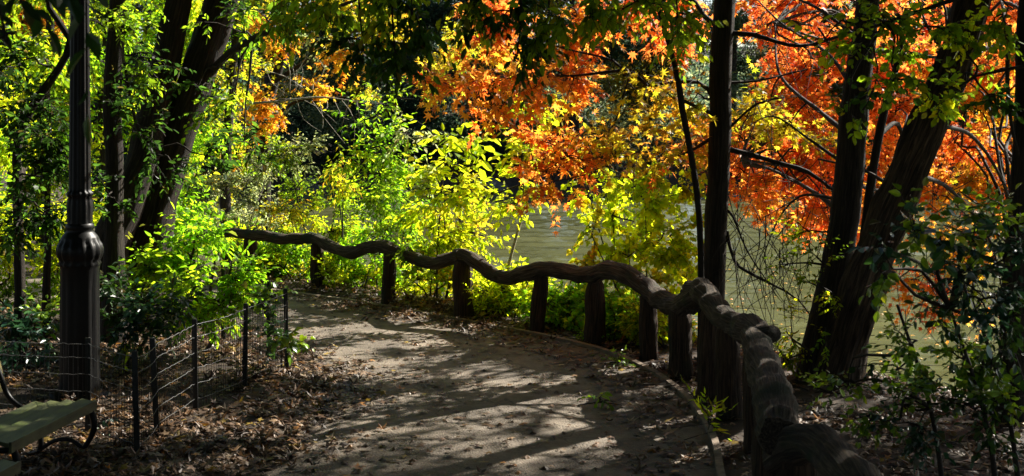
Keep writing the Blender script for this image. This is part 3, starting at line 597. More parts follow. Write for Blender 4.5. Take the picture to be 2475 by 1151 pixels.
for k, (px, py, D, pl, lab) in enumerate(back):
    st = [trunk(px, D, [(px+rng.normal(0,10),450,D,.12),(px,200,D,.1),(px+15,0,D,.07),(px+20,-250,D,.03)], .16)]
    bl = [blob(px+rng.uniform(-110,110), rng.uniform(-60,620), D+rng.uniform(-1.5,1.5), 85, 60, 520, .12, rng.choice([pl, pl, 'fresh', 'fresh', 'green'])) for q in range(14)]
    pass
    plant('woodland_tree', lab, 'tree', st, bl, 'bark', group='trees of the left woodland')
plant('golden_tree', 'tree with yellow and orange leaves at the top left corner behind the forked sapling', 'tree',
  [trunk(30, 30, [(40,300,30,.12),(60,50,30,.08),(70,-200,30,.03)], .16)], [blob(80,45,30,70,50,1100,.13,'gold'), blob(20,20,30,60,50,700,.13,'yellow'), blob(150,70,30,60,40,600,.13,'gold'), blob(60,-60,30,140,60,1400,.13,'yellow')], 'bark')
# mid-left sunlit bushes
plant('sunlit_bush', 'bright lime bush spilling over the wire fence in front of the leaning tree', 'bush',
  [stem_from(430,760,13.6,(470,600,13.6),.03,.015), stem_from(480,760,13.6,(560,640,13.4),.025,.012)],
  [blob(430,600,13.8,70,50,420,.105,'fresh','ovate',tilt=.4), blob(500,670,13.5,70,35,420,.105,'fresh',tilt=.4), blob(570,690,13.3,60,50,480,.1,'fresh',tilt=.4), blob(470,560,13.8,70,40,320,.1,'fresh',tilt=.4), blob(370,660,13.6,70,50,380,.105,'green'), blob(430,710,13.2,90,40,420,.1,'green'), blob(540,740,13.2,70,45,420,.09,'green'), blob(470,780,13,80,40,380,.08,'fresh')], 'twig', trunk_name='stems', crown_name='foliage')
plant('tall_bush', 'tall lime-green bush filling the gap right of the leaning trunk', 'bush',
  [stem_from(470,720,16.5,(470,520,16.5),.03,.012), stem_from(520,720,16.8,(500,560,16.5),.03,.012)],
  [blob(440,500,16.5,40,60,380,.1,'fresh'), blob(480,540,16.2,60,40,420,.1,'fresh'), blob(460,440,16.8,40,60,300,.09,'green'), blob(450,620,16,80,60,500,.09,'fresh')], 'twig', trunk_name='stems', crown_name='foliage')
plant('shaded_shrub', 'dark bluish shrub low on the ground between lamp post and left edge', 'shrub',
  [stem_from(90,850,12.4,(110,800,12.4),.015,.008)], [blob(90,810,12.4,90,50,360,.11,'blue'), blob(60,860,11.8,50,30,150,.1,'blue'), blob(130,770,12.6,40,30,120,.09,'green')], 'twig', 'gloss', trunk_name='stems', crown_name='foliage')
plant('broadleaf_shrub', 'dark leafy shrub at the foot of the leaning tree behind the fence', 'shrub',
  [stem_from(320,830,12.6,(320,740,12.6),.02,.01)], [blob(290,700,12.8,70,60,300,.1,'dark'), blob(340,760,12.4,80,50,320,.1,'blue'), blob(280,800,12.2,50,50,180,.1,'dark'), blob(400,760,12.4,60,50,220,.1,'dark')], 'twig', 'gloss', trunk_name='stems', crown_name='foliage')
plant('lit_seedling', 'single small sunlit seedling glowing green in the dark bed behind the fence', 'seedling',
  [stem_from(298,880,12,(298,820,12),.006,.004,.01)], [blob(298,825,12,14,26,22,.09,'lime','ovate',limb=False)], 'twig', trunk_name='stem', crown_name='foliage')
plant('bench_weeds', 'low broad-leaved weeds under the shadow of the lamp post behind the bench', 'weeds',
  [stem_from(255,1050,9.9,(255,1010,9.9),.006,.004,.01)], [blob(255,1020,9.9,30,40,60,.07,'blue'), blob(150,1065,9.9,40,20,50,.06,'green')], 'twig', 'gloss', trunk_name='stem', crown_name='foliage')
for k, (px, D, lab) in enumerate([(20,17,'bright low shrub at the left edge beneath the saplings'),(150,17.5,'low lime shrub seen just left of the lamp post'),(240,18,'low lime shrub just right of the lamp post shaft')]):
    plant('woodland_shrub', lab, 'shrub', [stem_from(px,740,D,(px,640,D),.02,.01)], [blob(px+rng.uniform(-40,40), y, D, 60, 45, 420, .09, 'lime' if y < 680 else 'green') for y in (520,580,620,680,720)], 'twig', group='shrubs under the left woodland', trunk_name='stems', crown_name='foliage')
# creeper over the wire fence
plant('fence_creeper', 'green creeper climbing the far corner of the wire fence', 'creeper',
  [([np.array([-2.35,12.6,.0]), np.array([-2.32,12.6,.4]), np.array([-2.3,12.65,.75])], [.008,.006,.004])],
  [blob(640,800,12.6,40,60,170,.075,'dark','broad'), blob(695,830,12.4,25,50,80,.08,'green','broad'), blob(650,720,12.7,50,30,120,.07,'green','broad')], 'twig', 'gloss', trunk_name='stem', crown_name='foliage')

# ------------------------------------------------------------------ CENTRE: gold tree beyond, lakeside shrubs
plant('yellow_oak', 'thinly leaved gold and orange tree behind the shrubs left of centre', 'tree',
  [trunk(640, 24, [(640,420,24,.12),(650,250,24,.1),(700,80,24,.08),(740,-120,24,.05)], .15)],
  [blob(660,60,24,70,40,700,.12,'gold','star'), blob(680,110,23.5,40,30,260,.12,'gold','star'), blob(660,255,23,55,35,420,.12,'gold','star'), blob(620,300,23.5,40,40,260,.12,'gold','star'), blob(775,190,23,25,35,190,.12,'gold','star'),
   blob(850,150,22.5,60,40,380,.12,'gold','star'), blob(900,60,22.5,100,50,700,.12,'yellow','star'), blob(820,30,23,90,40,600,.12,'yellow','star'), blob(1060,190,22,50,40,300,.12,'yellow','star'), blob(1100,110,22,50,70,480,.12,'yellow','star'),
   blob(960,110,22.5,60,30,180,.12,'olive','star'), blob(880,200,22,50,25,120,.11,'yellow','star'), blob(760,110,23,50,40,200,.12,'sage','ovate'), blob(730,-60,23,200,60,2000,.13,'yellow','star')],
  'bark', limbs=[pr([(650,300,24,.05),(720,245,23.5,.03),(860,235,23,.02),(1000,240,22.5,.01)]), pr([(660,200,24,.05),(780,130,23.2,.04),(920,100,22.5,.03),(1080,130,22,.015)])])
# bare pale twigs
br = Buf(); root = empty('bare_branch', at(650,250,21), 'pale leafless twiggy branch lit against the dark far bank left of centre', 'branch')
for k in range(14):
    a = at(660+k*8, 240-k*3, 21); e = at(640+rng.uniform(-10,130), 120+rng.uniform(0,90), 21+rng.normal(0,.5)); tube(br, [a, (a+e)/2+rng.normal(0,.08,3), e], [.01,.007,.003], 4, .2)
tube(br, pxs([(600,250,21),(680,245,21),(770,235,21),(860,245,21)]), [.02,.018,.014,.008], 6)
for k in range(10):
    a = at(700+k*18, 243, 21); e = a+np.array([rng.normal(0,.3),rng.normal(0,.2),rng.normal(-.5,.4)]); tube(br, [a, (a+e)/2+rng.normal(0,.08,3), e], [.007,.005,.003], 4, .2)
br.build('twigs', M['pale'], root)

def shrub(name, label, px, D, blobs, kind='ovate', nstem=4, pal='lime', lmat='leaf', cat='shrub', group='shrubs along the lake shore'):
    st = []
    for q in range(min(nstem, len(blobs))):
        B = blobs[q*len(blobs)//min(nstem, len(blobs))]; x, y = at(px+rng.uniform(-30, 30), 700, D)[:2]; z = gzz(x, y)-.1
        b0 = np.array([x, y, z]); e = np.asarray(B['c']); st.append(([b0, b0*.6+e*.4+rng.normal(0, .05, 3), e], [.016, .012, .006]))
    return plant(name, label, cat, st, blobs, 'twig', lmat, group, trunk_name='stems', crown_name='foliage', sides=6)
shrub('aster_shrub', 'pale silvery fine-leaved shrub behind the far end of the log railing', 550, 22, [blob(x, y, 22+rng.uniform(-.6,.6), 60, 32, 620, .065, pl) for x, y, pl in [(500,470,'sage'),(560,450,'sage'),(620,490,'sage'),(540,520,'sage'),(600,540,'sage'),(660,540,'yellow'),(490,550,'sage'),(640,590,'green'),(560,590,'green'),(600,430,'sage'),(640,400,'sage')]])
shrub('mixed_shrub', 'green and yellow tangled shrub above the second and third railing posts', 740, 20.5, [blob(x, y, 20.5+rng.uniform(-.6,.6), 55, 32, 480, .075, pl) for x, y, pl in [(700,400,'sage'),(730,460,'green'),(790,440,'green'),(700,510,'yellow'),(760,520,'lime'),(820,500,'green'),(800,560,'green'),(730,570,'lime'),(860,560,'lime'),(680,560,'sage'),(720,350,'sage'),(660,370,'green'),(780,620,'green')]])
shrub('pinnate_shrub', 'tall bright green feathery-leaved shrub rising above the railing', 940, 18.6, [blob(x, y, 18.6+rng.uniform(-.5,.5), rx, ry, n_, .105, pl, 'ovate', lpt=11, tl=.5, tilt=.3) for x, y, rx, ry, n_, pl in [(880,290,35,25,120,'fresh'),(910,340,45,35,260,'fresh'),(930,400,45,40,300,'green'),(960,470,60,50,420,'fresh'),(900,480,60,45,420,'green'),(940,560,70,50,500,'green'),(1000,540,60,50,380,'fresh'),(880,400,40,40,160,'green'),(900,590,80,40,420,'fresh'),(980,390,50,60,260,'green'),(960,250,60,40,200,'green'),(1000,320,50,40,180,'sage')]])
shrub('golden_spire', 'small yellow leafy spray standing at the left of the feathery shrub', 840, 19.2, [blob(830,400,19.2,18,34,90,.14,'yellow','narrow',droop=1.2), blob(815,440,19.2,25,30,100,.12,'olive','narrow',droop=1.2), blob(840,470,19.2,30,40,140,.1,'lime')], nstem=2)
shrub('broadleaf_sapling', 'yellow-green broad-leaved sapling right of the feathery shrub', 1080, 17.4, [blob(x, y, 17.4+rng.uniform(-.4,.4), rx, ry, n_, sz, pl, 'ovate') for x, y, rx, ry, n_, sz, pl in [(1080,330,60,50,70,.2,'lime'),(1110,400,50,30,80,.17,'lime'),(1060,420,50,40,170,.13,'lime'),(1090,470,60,40,300,.12,'lime'),(1040,520,60,50,380,.11,'lime'),(1110,530,60,50,380,.11,'yellow'),(1080,580,80,40,460,.1,'lime'),(1160,560,40,50,220,.1,'lime'),(1130,470,40,30,120,.13,'yellow'),(1000,620,80,40,460,.09,'green'),(1020,470,40,50,160,.1,'sage')]])
plant('leaning_sapling', 'slender sapling with a bare leaning stem and yellow leaves over the water', 'sapling',
  [([root_pt(1200,16.3)]+pxs([(1215,700,16.3),(1240,600,16.3),(1268,490,16.3),(1262,400,16.3),(1290,300,16.3)]), [.025,.022,.02,.018,.012,.007])],
  [blob(1250,430,16.2,45,35,150,.12,'lime'), blob(1230,500,16.2,40,50,150,.12,'lime'), blob(1290,340,16.2,45,40,120,.13,'yellow'), blob(1310,260,16.2,55,40,130,.13,'lime'), blob(1360,230,16.2,35,25,60,.13,'yellow'), blob(1240,380,16.2,35,35,80,.13,'lime'), blob(1180,470,16.2,30,30,50,.12,'lime')], 'pale', group='shrubs along the lake shore', trunk_name='stem', crown_name='foliage', sides=8)
shrub('vine_shrub', 'large glowing yellow-green shrub between the railing and the open water', 1540, 15.8, [blob(x, y, 15.8+rng.uniform(-.6,.6), rx, ry, int(n_*1.4), .095, pl, 'broad') for x, y, rx, ry, n_, pl in [(1420,460,40,45,90,'lime'),(1500,450,50,30,120,'lime'),(1560,480,60,45,220,'lime'),(1620,470,50,50,200,'lime'),(1480,520,60,40,170,'lime'),(1570,560,60,50,230,'lime'),(1640,560,45,60,200,'lime'),(1430,570,40,30,80,'yellow'),(1420,545,22,25,35,'lime'),(1520,620,80,45,260,'lime'),(1620,640,60,50,230,'lime'),(1440,650,60,30,130,'yellow'),(1580,700,90,40,280,'yellow'),(1500,720,80,40,240,'green'),(1660,700,40,50,150,'lime'),(1580,420,60,30,150,'lime'),(1660,400,30,60,120,'yellow')]], nstem=7)
# low growth behind the railing
for k, (px, D, w_, pl, lab) in enumerate([(690,19.5,70,'green','low green weeds behind the first gap of the railing'),(850,18.6,90,'green','low green weeds behind the railing between second and third post'),(1020,17.4,90,'lime','low lime weeds behind the railing at the third post'),(1180,16.4,80,'lime','low lime weeds behind the fourth railing post'),(1230,15.9,70,'yellow','yellowing low weeds right of the fourth railing post'),(1370,15.2,70,'green','low green weeds between fifth and sixth railing posts'),(1500,14.4,70,'green','low green weeds between sixth and seventh railing posts'),(1600,13.9,50,'yellow','yellow-green weeds behind the seventh railing post'),(600,20.8,80,'green','low green weeds beside the end post of the railing')]):
    by = ground_pt(px, 700)[1]; x, y = at(px, 700, D)[:2]; g = np.array([x, y, gzz(x, y)])
    gy_ = HOR+F*(HCAM-g[2])/D
    bl = [blob(px+rng.uniform(-w_, w_), gy_-rng.uniform(8, 88), D+rng.uniform(.05,.9), 36, 22, 260, rng.choice([.05,.065,.085]), ('fresh' if pl == 'green' else 'lime') if rng.random() < .6 else rng.choice(['lime','yellow','fresh','lime']), rng.choice(['ovate','broad','ovate']), up=.3, tps=6) for q in range(17)]  # bright leaf colours stand in for sunlight that does not reach the weeds
    shrub('low_weeds', lab, px, D, bl, nstem=6, cat='weeds', group='weeds behind the railing')

# ------------------------------------------------------------------ RIGHT trees
plant('straight_tree', 'straight slim dark trunk behind the bend of the railing, orange leaves on its left boughs', 'tree',
  [trunk(1722, 13.4, [(1722,760,13.4,.135),(1728,600,13.4,.125),(1735,450,13.4,.12),(1742,300,13.4,.12),(1740,180,13.4,.118),(1748,60,13.4,.115),(1755,-60,13.5,.11),(1770,-400,13.7,.08),(1760,-900,14,.04)], .16)],
  [blob(1090,230,14.5,60,40,140,.14,'orange','oak'), blob(1180,200,14.3,80,40,256,.14,'orange','oak'), blob(1200,270,14.2,60,30,122,.14,'orange','oak'), blob(1260,180,14,70,50,232,.14,'orange','oak'), blob(1350,200,14,80,50,256,.14,'orange','oak'), blob(1130,270,14.6,50,22,54,.13,'orange','oak'),
   blob(1250,60,14.6,100,50,379,.14,'red','oak'), blob(1330,110,14.6,90,50,256,.13,'orange','oak'), blob(1150,120,15.2,70,60,232,.13,'gold','oak'), blob(1400,60,14.8,90,50,244,.14,'orange','oak'), blob(1180,40,15.2,80,40,232,.14,'orange','oak'), blob(1500,50,14.6,90,50,244,.14,'red','oak'), blob(1600,60,14.4,60,60,195,.14,'red','oak'), blob(1640,140,14.2,40,60,109,.14,'red','oak'), blob(1680,20,14,50,40,109,.14,'red','oak'),
   blob(1330,340,14,60,35,140,.13,'orange','oak'), blob(1380,400,13.8,65,40,201,.13,'orange','oak'), blob(1310,440,13.8,45,40,146,.13,'orange','oak'), blob(1330,490,13.8,35,22,54,.13,'red','oak'), blob(1430,350,14,50,40,109,.13,'olive','oak'), blob(1280,390,14,30,30,48,.13,'orange','oak'),
   blob(1500,370,13.6,80,45,201,.13,'olive','oak'), blob(1560,310,13.6,60,40,140,.13,'olive','oak'), blob(1600,240,13.4,60,40,91,.13,'olive','oak'), blob(1560,190,13.4,50,25,67,.12,'olive','oak'), blob(1660,270,13.2,50,30,67,.12,'yellow','oak'), blob(1590,400,13.4,70,35,122,.12,'olive','oak'), blob(1650,360,13.6,40,50,109,.13,'orange','oak'), blob(1690,320,13.8,40,50,85,.13,'gold','oak'),
   wblob(2.,13.,8.5,(1.6,1.2,1.),700,.14,'red','star')],
  'bark', sides=22, step=.1, ridge=.05,
  limbs=[pr([(1724,238,13.4,.045),(1660,225,13.5,.035),(1560,205,13.6,.028),(1510,185,13.7,.03),(1400,165,13.9,.02),(1250,190,14.2,.014),(1120,235,14.5,.008)]),
         pr([(1510,185,13.7,.025),(1470,150,13.8,.02),(1330,100,14.4,.014),(1200,60,14.9,.008)]),
         pr([(1735,65,13.4,.05),(1700,20,13.6,.045),(1660,-30,13.8,.04),(1500,-60,14.2,.03),(1350,-20,14.6,.02)]),
         pr([(1726,330,13.4,.03),(1640,380,13.5,.02),(1530,370,13.7,.016),(1420,410,13.8,.01),(1330,440,13.8,.006)]),
         pr([(1520,190,13.7,.018),(1470,300,13.8,.014),(1400,360,13.8,.01),(1310,420,13.8,.006)]),
         pr([(1752,80,13.4,.05),(1830,85,13.3,.04),(1950,105,13.2,.03),(2060,115,13.2,.02)]),
         pr([(1755,360,13.4,.05),(1830,365,13.3,.045),(1900,385,13.2,.035),(1960,420,13.,.03),(2010,470,12.9,.02)]),
         pr([(1765,200,13.4,.025),(1830,195,13.4,.02),(1950,170,13.4,.012)]), pr([(1762,310,13.4,.025),(1830,265,13.3,.02),(1900,240,13.3,.01)]),
         pr([(1758,510,13.4,.03),(1790,540,13.3,.02),(1820,600,13.2,.014),(1840,680,13.2,.007)]),
         pr([(1756,560,13.4,.035),(1765,600,13.3,.03),(1800,660,13.1,.025),(1870,690,12.9,.02),(1940,740,12.7,.012),(1990,830,12.5,.006)])])
plant('thin_stem_tree', 'thin crooked stem standing close against the left of the straight trunk', 'tree',
  [trunk(1694, 13., [(1694,760,13,.035),(1694,640,13,.034),(1690,520,13,.034),(1678,420,13,.034),(1662,330,13,.032),(1648,260,13,.034),(1640,200,13,.032),(1618,110,13,.026),(1585,0,13,.02),(1560,-120,13,.012)], .045),
   (pxs([(1645,240,13),(1690,262,13.1),(1722,275,13.3)]), [.018,.02,.022])],
  [blob(1650,90,12.8,50,50,130,.09,'green'), blob(1700,90,12.6,40,30,100,.08,'green'), blob(1600,20,12.8,60,40,160,.09,'green')], 'bark', sides=12)
reds = [(1900,60),(1980,110),(1880,150),(1960,190),(1930,260),(1990,300),(2040,80),(1850,20),(2100,180),(1900,330),(1960,370),(1840,380),(1800,420),(1860,450),(1910,440),(2000,440),(2030,520),(1980,540),(1800,330),(1830,470),(2120,330),(2150,420),(2180,250),(2140,90),(2230,330),(2200,120),(2130,520),(1950,-10),(2080,10)]
plant('red_maple', 'dark upright trunk carrying the red-orange foliage at the right, left of the ridged leaning trunk', 'tree',
  [trunk(1965, 12.6, [(1992,800,12.6,.18),(2020,650,12.6,.155),(2045,500,12.6,.15),(2058,350,12.6,.145),(2072,200,12.6,.135),(2088,90,12.6,.12),(2100,-40,12.6,.115),(2110,-400,12.7,.08),(2130,-900,12.8,.04)], .22)],
  [blob(x, y, 16.9+rng.uniform(-1.1,1.1), 78, 50, 400, .13, 'red' if rng.random() < .62 else 'orange', 'oak') for x, y in reds] +
  [blob(1990,330,14.5,60,40,160,.12,'olive','oak'), blob(1850,290,14.5,60,40,200,.12,'olive','oak'), blob(1810,270,14,60,30,130,.12,'yellow','oak'), blob(1900,310,14,60,30,130,.12,'yellow','oak'), wblob(5.2,14.2,5.6,(1.8,1.5,.8),1000,.13,'orange','star'), wblob(5.5,16,4.8,(2,2,1),700,.13,'red','star'), wblob(5,12.5,5.4,(1.8,1.3,.8),1100,.13,'orange','star')],
  'bark', sides=24, step=.1, ridge=.07,
  limbs=[pr([(2058,330,12.6,.05),(1980,280,13.4,.035),(1900,180,14.4,.025),(1860,60,15.2,.015)]), pr([(2040,520,12.6,.05),(1960,460,13.4,.035),(1880,400,14.4,.025),(1790,380,15.3,.015)]), pr([(2085,160,12.6,.05),(2120,140,12.9,.04),(2180,130,13.4,.035),(2300,150,14,.02)]),
         pr([(2070,230,12.6,.04),(1990,150,13.6,.03),(1900,60,14.6,.02),(1820,0,15.3,.012)]), pr([(2020,480,12.7,.03),(1940,470,13.2,.02),(1850,520,13.4,.012),(1840,650,13.4,.006)]), pr([(2030,440,12.7,.03),(2150,470,13.6,.03),(2200,500,14.4,.02)]), pr([(2070,90,12.6,.03),(1990,20,13.2,.025),(1900,-20,14,.012)]),
         pr([(2045,400,12.6,.03),(1960,330,13,.02),(1860,300,13.4,.012),(1790,300,13.8,.006)])])
plant('second_stem', 'thin dark stem rising between the two large trunks at the right', 'tree',
  [trunk(2075, 12.9, [(2080,750,12.9,.055),(2085,620,12.9,.05),(2098,500,12.9,.05),(2112,400,12.9,.048),(2130,300,12.9,.044),(2150,220,12.9,.04),(2172,140,12.9,.03),(2190,20,13,.02)], .07)],
  [blob(2160,260,15,70,50,260,.125,'red','oak'), blob(2100,440,15,50,50,220,.125,'orange','oak'), blob(2140,560,15,50,40,200,.125,'red','oak')], 'bark', sides=12,
  limbs=[pr([(2120,330,12.9,.03),(2170,300,13.3,.025),(2190,400,13.6,.018),(2200,560,13.6,.01)])])
oranges = [(2300,330),(2350,260),(2420,200),(2380,80),(2450,120),(2440,320),(2360,380),(2300,450),(2420,430),(2250,470),(2470,440),(2330,30),(2470,260),(2350,160),(2450,20),(2260,200)]
plant('ridged_tree', 'thick deeply ridged trunk leaning right with orange and gold foliage at the right edge', 'tree',
  [trunk(2010, 12.2, [(2040,850,12.2,.2),(2085,700,12.2,.185),(2135,560,12.2,.18),(2190,430,12.2,.175),(2245,300,12.2,.17),(2292,180,12.2,.16),(2330,70,12.2,.155),(2370,-60,12.2,.15),(2460,-400,12.3,.11),(2560,-800,12.5,.05)], .26)],
  [blob(x, y, 16.9+rng.uniform(-1.1,1.1), 78, 50, 390, .125, rng.choice(['orange','gold','red']), 'oak') for x, y in oranges] +
  [blob(2280,620,14.6,60,40,220,.11,'gold','oak'), blob(2380,600,14.6,70,50,260,.11,'orange','oak'), blob(2200,680,14.4,45,50,200,.11,'orange','oak'), blob(2250,720,14.2,50,40,170,.11,'red','oak'), blob(2350,760,14,60,30,120,.1,'orange','oak'), wblob(7,15.5,6.2,(2,2,1),900,.13,'orange','star'), wblob(6.5,13.5,7.8,(2.2,2,1.2),700,.13,'gold','star'), wblob(8,14.5,5,(2,2,1),800,.13,'orange','star')],
  'bark2', sides=56, step=.06, ridge=.28,
  limbs=[pr([(2330,110,12.2,.05),(2370,130,12.6,.04),(2450,110,13,.03)]), pr([(2210,420,12.2,.04),(2300,470,13,.03),(2380,600,13.6,.02),(2420,700,13.8,.01)]), pr([(2260,300,12.2,.04),(2350,340,13,.03),(2420,480,13.6,.02),(2450,640,14,.01)]), pr([(2180,470,12.2,.035),(2100,400,12.8,.02),(1990,400,13.4,.015)]), pr([(2130,600,12.2,.03),(2240,660,12.8,.02),(2330,740,13.2,.012),(2420,800,13.4,.006)]), pr([(2300,150,12.3,.03),(2240,60,12.9,.02),(2200,-30,13.4,.012)])])
plant('edge_tree', 'dark trunk cut by the right edge of the picture', 'tree',
  [trunk(2440, 10.6, [(2450,850,10.6,.13),(2455,650,10.6,.1),(2468,450,10.6,.09),(2478,250,10.6,.085),(2480,100,10.6,.08),(2490,-100,10.6,.07),(2500,-500,10.6,.03)], .16)],
  [wblob(6.2,10.,4.8,(1.3,1.2,.6),1500,.11,'green'), wblob(5,11,4.6,(1.5,1.5,.8),1500,.11,'green'), wblob(5.6,13.4,5.3,(1.6,1.3,.7),900,.11,'green'), wblob(7.2,14.2,6.2,(1.6,1.3,.7),700,.11,'green'), wblob(5.5,12,6,(2.2,2,1),2200,.12,'green')], 'bark', sides=20, ridge=.06,  # crown out of view, clumps added toward the sun to shade the path
  limbs=[pr([(2440,60,10.4,.02),(2435,200,10.5,.018),(2450,330,10.5,.014),(2480,420,10.6,.01)])])
# drooping leafless twigs over the water
dr = Buf(); root = empty('drooping_branch', at(1830,560,13), 'tangle of bare drooping twigs hanging over the water between the right-hand trunks', 'branch')
for k in range(46):
    a = at(rng.uniform(1760,2000), rng.uniform(470,640), 13+rng.uniform(-.4,.6)); L = rng.uniform(.25, 1.1); sx = rng.normal(0, .25)
    tube(dr, [a, a+np.array([sx*.3, rng.normal(0,.1), -L*.35])+rng.normal(0,.03,3), a+np.array([sx*.8, rng.normal(0,.1), -L*.7])+rng.normal(0,.03,3), a+np.array([sx, 0, -L])], [.006,.005,.004,.002], 3, .2)
dr.build('twigs', M['twig'], root)
dr = Buf(); root = empty('drooping_branch', at(2310,600,13), 'tangle of bare drooping twigs right of the ridged leaning trunk', 'branch')
for k in range(40):
    a = at(rng.uniform(2180,2440), rng.uniform(480,760), 13+rng.uniform(-.5,.6)); L = rng.uniform(.25, .9); sx = rng.normal(0, .3)
    tube(dr, [a, a+np.array([sx*.3, 0, -L*.35])+rng.normal(0,.03,3), a+np.array([sx*.8, 0, -L*.7])+rng.normal(0,.03,3), a+np.array([sx, 0, -L])], [.006,.005,.004,.002], 3, .2)
dr.build('twigs', M['twig'], root)
# fine bare twigs criss-crossing the red foliage
# green sprays of a nearer tree at the top right
plant('green_overhang', 'nearer green-leaved boughs crossing the trunks at the upper right', 'tree',
  [([np.array([5.6,8.6,gzz(5.6,8.6)-.1]), np.array([5.6,8.7,2.5]), np.array([5.4,9,5]), np.array([5.2,9.3,7.2])], [.14,.12,.1,.05])],
  [blob(x, y, 10.2+rng.uniform(-.3,.3), rx, ry, int(n_*.62), .085, pl, 'round', droop=.4, tilt=.7) for x, y, rx, ry, n_, pl in [(2080,120,70,30,150,'green'),(2160,40,80,35,260,'green'),(2260,90,80,30,240,'green'),(2340,110,60,30,170,'lime'),(2200,140,60,20,110,'green'),(2180,215,70,28,170,'green'),(2110,230,50,24,110,'dark'),(2300,230,70,26,170,'green'),(2240,260,60,20,110,'lime'),(2420,60,60,50,200,'green'),(2400,250,70,30,150,'dark'),(2060,60,50,30,90,'green'),(2050,290,35,25,60,'green'),(1990,100,40,20,50,'lime')]] +
  [wblob(4,10,5.2,(2,1.5,.9),2200,.1,'green'), wblob(5.8,10.5,6.4,(2,1.6,1),2200,.11,'green'), wblob(3,10.5,6.9,(2.4,1.8,1.1),2600,.11,'green'), wblob(4.5,12,8.3,(2.8,2.2,1.2),2600,.12,'green')],
  'bark', sides=14, limbs=[([np.array([5.5,8.9,4.]), np.array([4.8,9.6,3.9]), np.array([4,10.1,3.7]), np.array([3.1,10.3,3.4])], [.05,.04,.025,.012]), ([np.array([5.5,8.8,3.6]), np.array([4.8,9.7,3.2]), np.array([3.8,10.2,2.95])], [.04,.025,.01])])
# creeper on upright trunk
plant('trunk_creeper', 'small yellow-green creeper leaves climbing the upright trunk and hanging twigs', 'creeper',
  [([root_pt(1960,12.2)]+pxs([(1975,760,12.2),(1990,640,12.2),(2000,560,12.2)]), [.01,.008,.006,.004])],
  [blob(1930,560,12.3,60,50,110,.06,'lime'), blob(1990,620,12.2,60,60,110,.06,'green'), blob(1960,720,12.2,60,50,90,.06,'green'), blob(2010,700,12.2,40,60,80,.06,'lime'), blob(1880,640,12.4,40,50,60,.06,'green'), blob(2010,810,12.1,40,50,50,.06,'green'), blob(1900,800,12.6,40,60,150,.06,'lime'), blob(1880,880,12.4,30,40,120,.06,'green')], 'twig', trunk_name='stem', crown_name='foliage', sides=5)
# dark shrub, lower right
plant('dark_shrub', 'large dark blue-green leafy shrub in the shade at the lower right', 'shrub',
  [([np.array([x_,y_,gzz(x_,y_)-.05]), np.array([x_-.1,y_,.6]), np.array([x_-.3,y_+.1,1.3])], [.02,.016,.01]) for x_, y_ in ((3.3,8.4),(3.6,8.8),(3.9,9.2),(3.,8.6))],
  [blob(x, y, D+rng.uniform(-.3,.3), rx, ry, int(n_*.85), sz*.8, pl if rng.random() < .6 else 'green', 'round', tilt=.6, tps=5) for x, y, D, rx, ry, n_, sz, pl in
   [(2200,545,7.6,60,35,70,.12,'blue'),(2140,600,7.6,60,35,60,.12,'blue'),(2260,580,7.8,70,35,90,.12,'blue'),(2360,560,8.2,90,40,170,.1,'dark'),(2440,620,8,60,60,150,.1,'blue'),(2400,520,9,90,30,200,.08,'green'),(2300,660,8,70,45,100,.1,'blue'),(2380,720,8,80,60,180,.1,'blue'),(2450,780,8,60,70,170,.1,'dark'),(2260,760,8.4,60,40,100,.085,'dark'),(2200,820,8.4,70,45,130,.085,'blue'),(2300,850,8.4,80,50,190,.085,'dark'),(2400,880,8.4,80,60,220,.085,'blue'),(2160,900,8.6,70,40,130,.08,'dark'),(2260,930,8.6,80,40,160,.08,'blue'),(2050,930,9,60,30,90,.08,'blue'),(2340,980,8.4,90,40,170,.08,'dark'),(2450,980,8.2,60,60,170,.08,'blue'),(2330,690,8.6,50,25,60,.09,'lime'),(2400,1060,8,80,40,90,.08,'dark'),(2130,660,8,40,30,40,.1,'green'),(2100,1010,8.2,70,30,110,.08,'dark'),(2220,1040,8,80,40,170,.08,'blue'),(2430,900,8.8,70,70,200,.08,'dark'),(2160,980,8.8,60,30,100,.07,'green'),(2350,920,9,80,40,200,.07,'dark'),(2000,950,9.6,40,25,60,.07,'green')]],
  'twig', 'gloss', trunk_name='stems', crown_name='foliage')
# foreground leaves, top left corner and right edge
plant('near_bough', 'out-of-focus dark leafy bough hanging in the top left corner close to the viewer', 'branch',
  [([np.array([-3.2,3.2,0.]), np.array([-3.1,3.4,2.]), np.array([-2.4,3.7,3.6]), np.array([-1.7,4.,3.6])], [.06,.05,.03,.012])],
  [blob(50,10,4,100,40,22,.11,'dark','ovate',droop=.8), blob(200,-20,4,80,30,14,.11,'dark','ovate',droop=.8), blob(20,110,4.2,50,70,24,.1,'dark','ovate',droop=.8), blob(300,-60,4,100,30,20,.11,'dark','ovate',droop=.8)], 'bark', 'gloss', trunk_name='stem', crown_name='foliage')
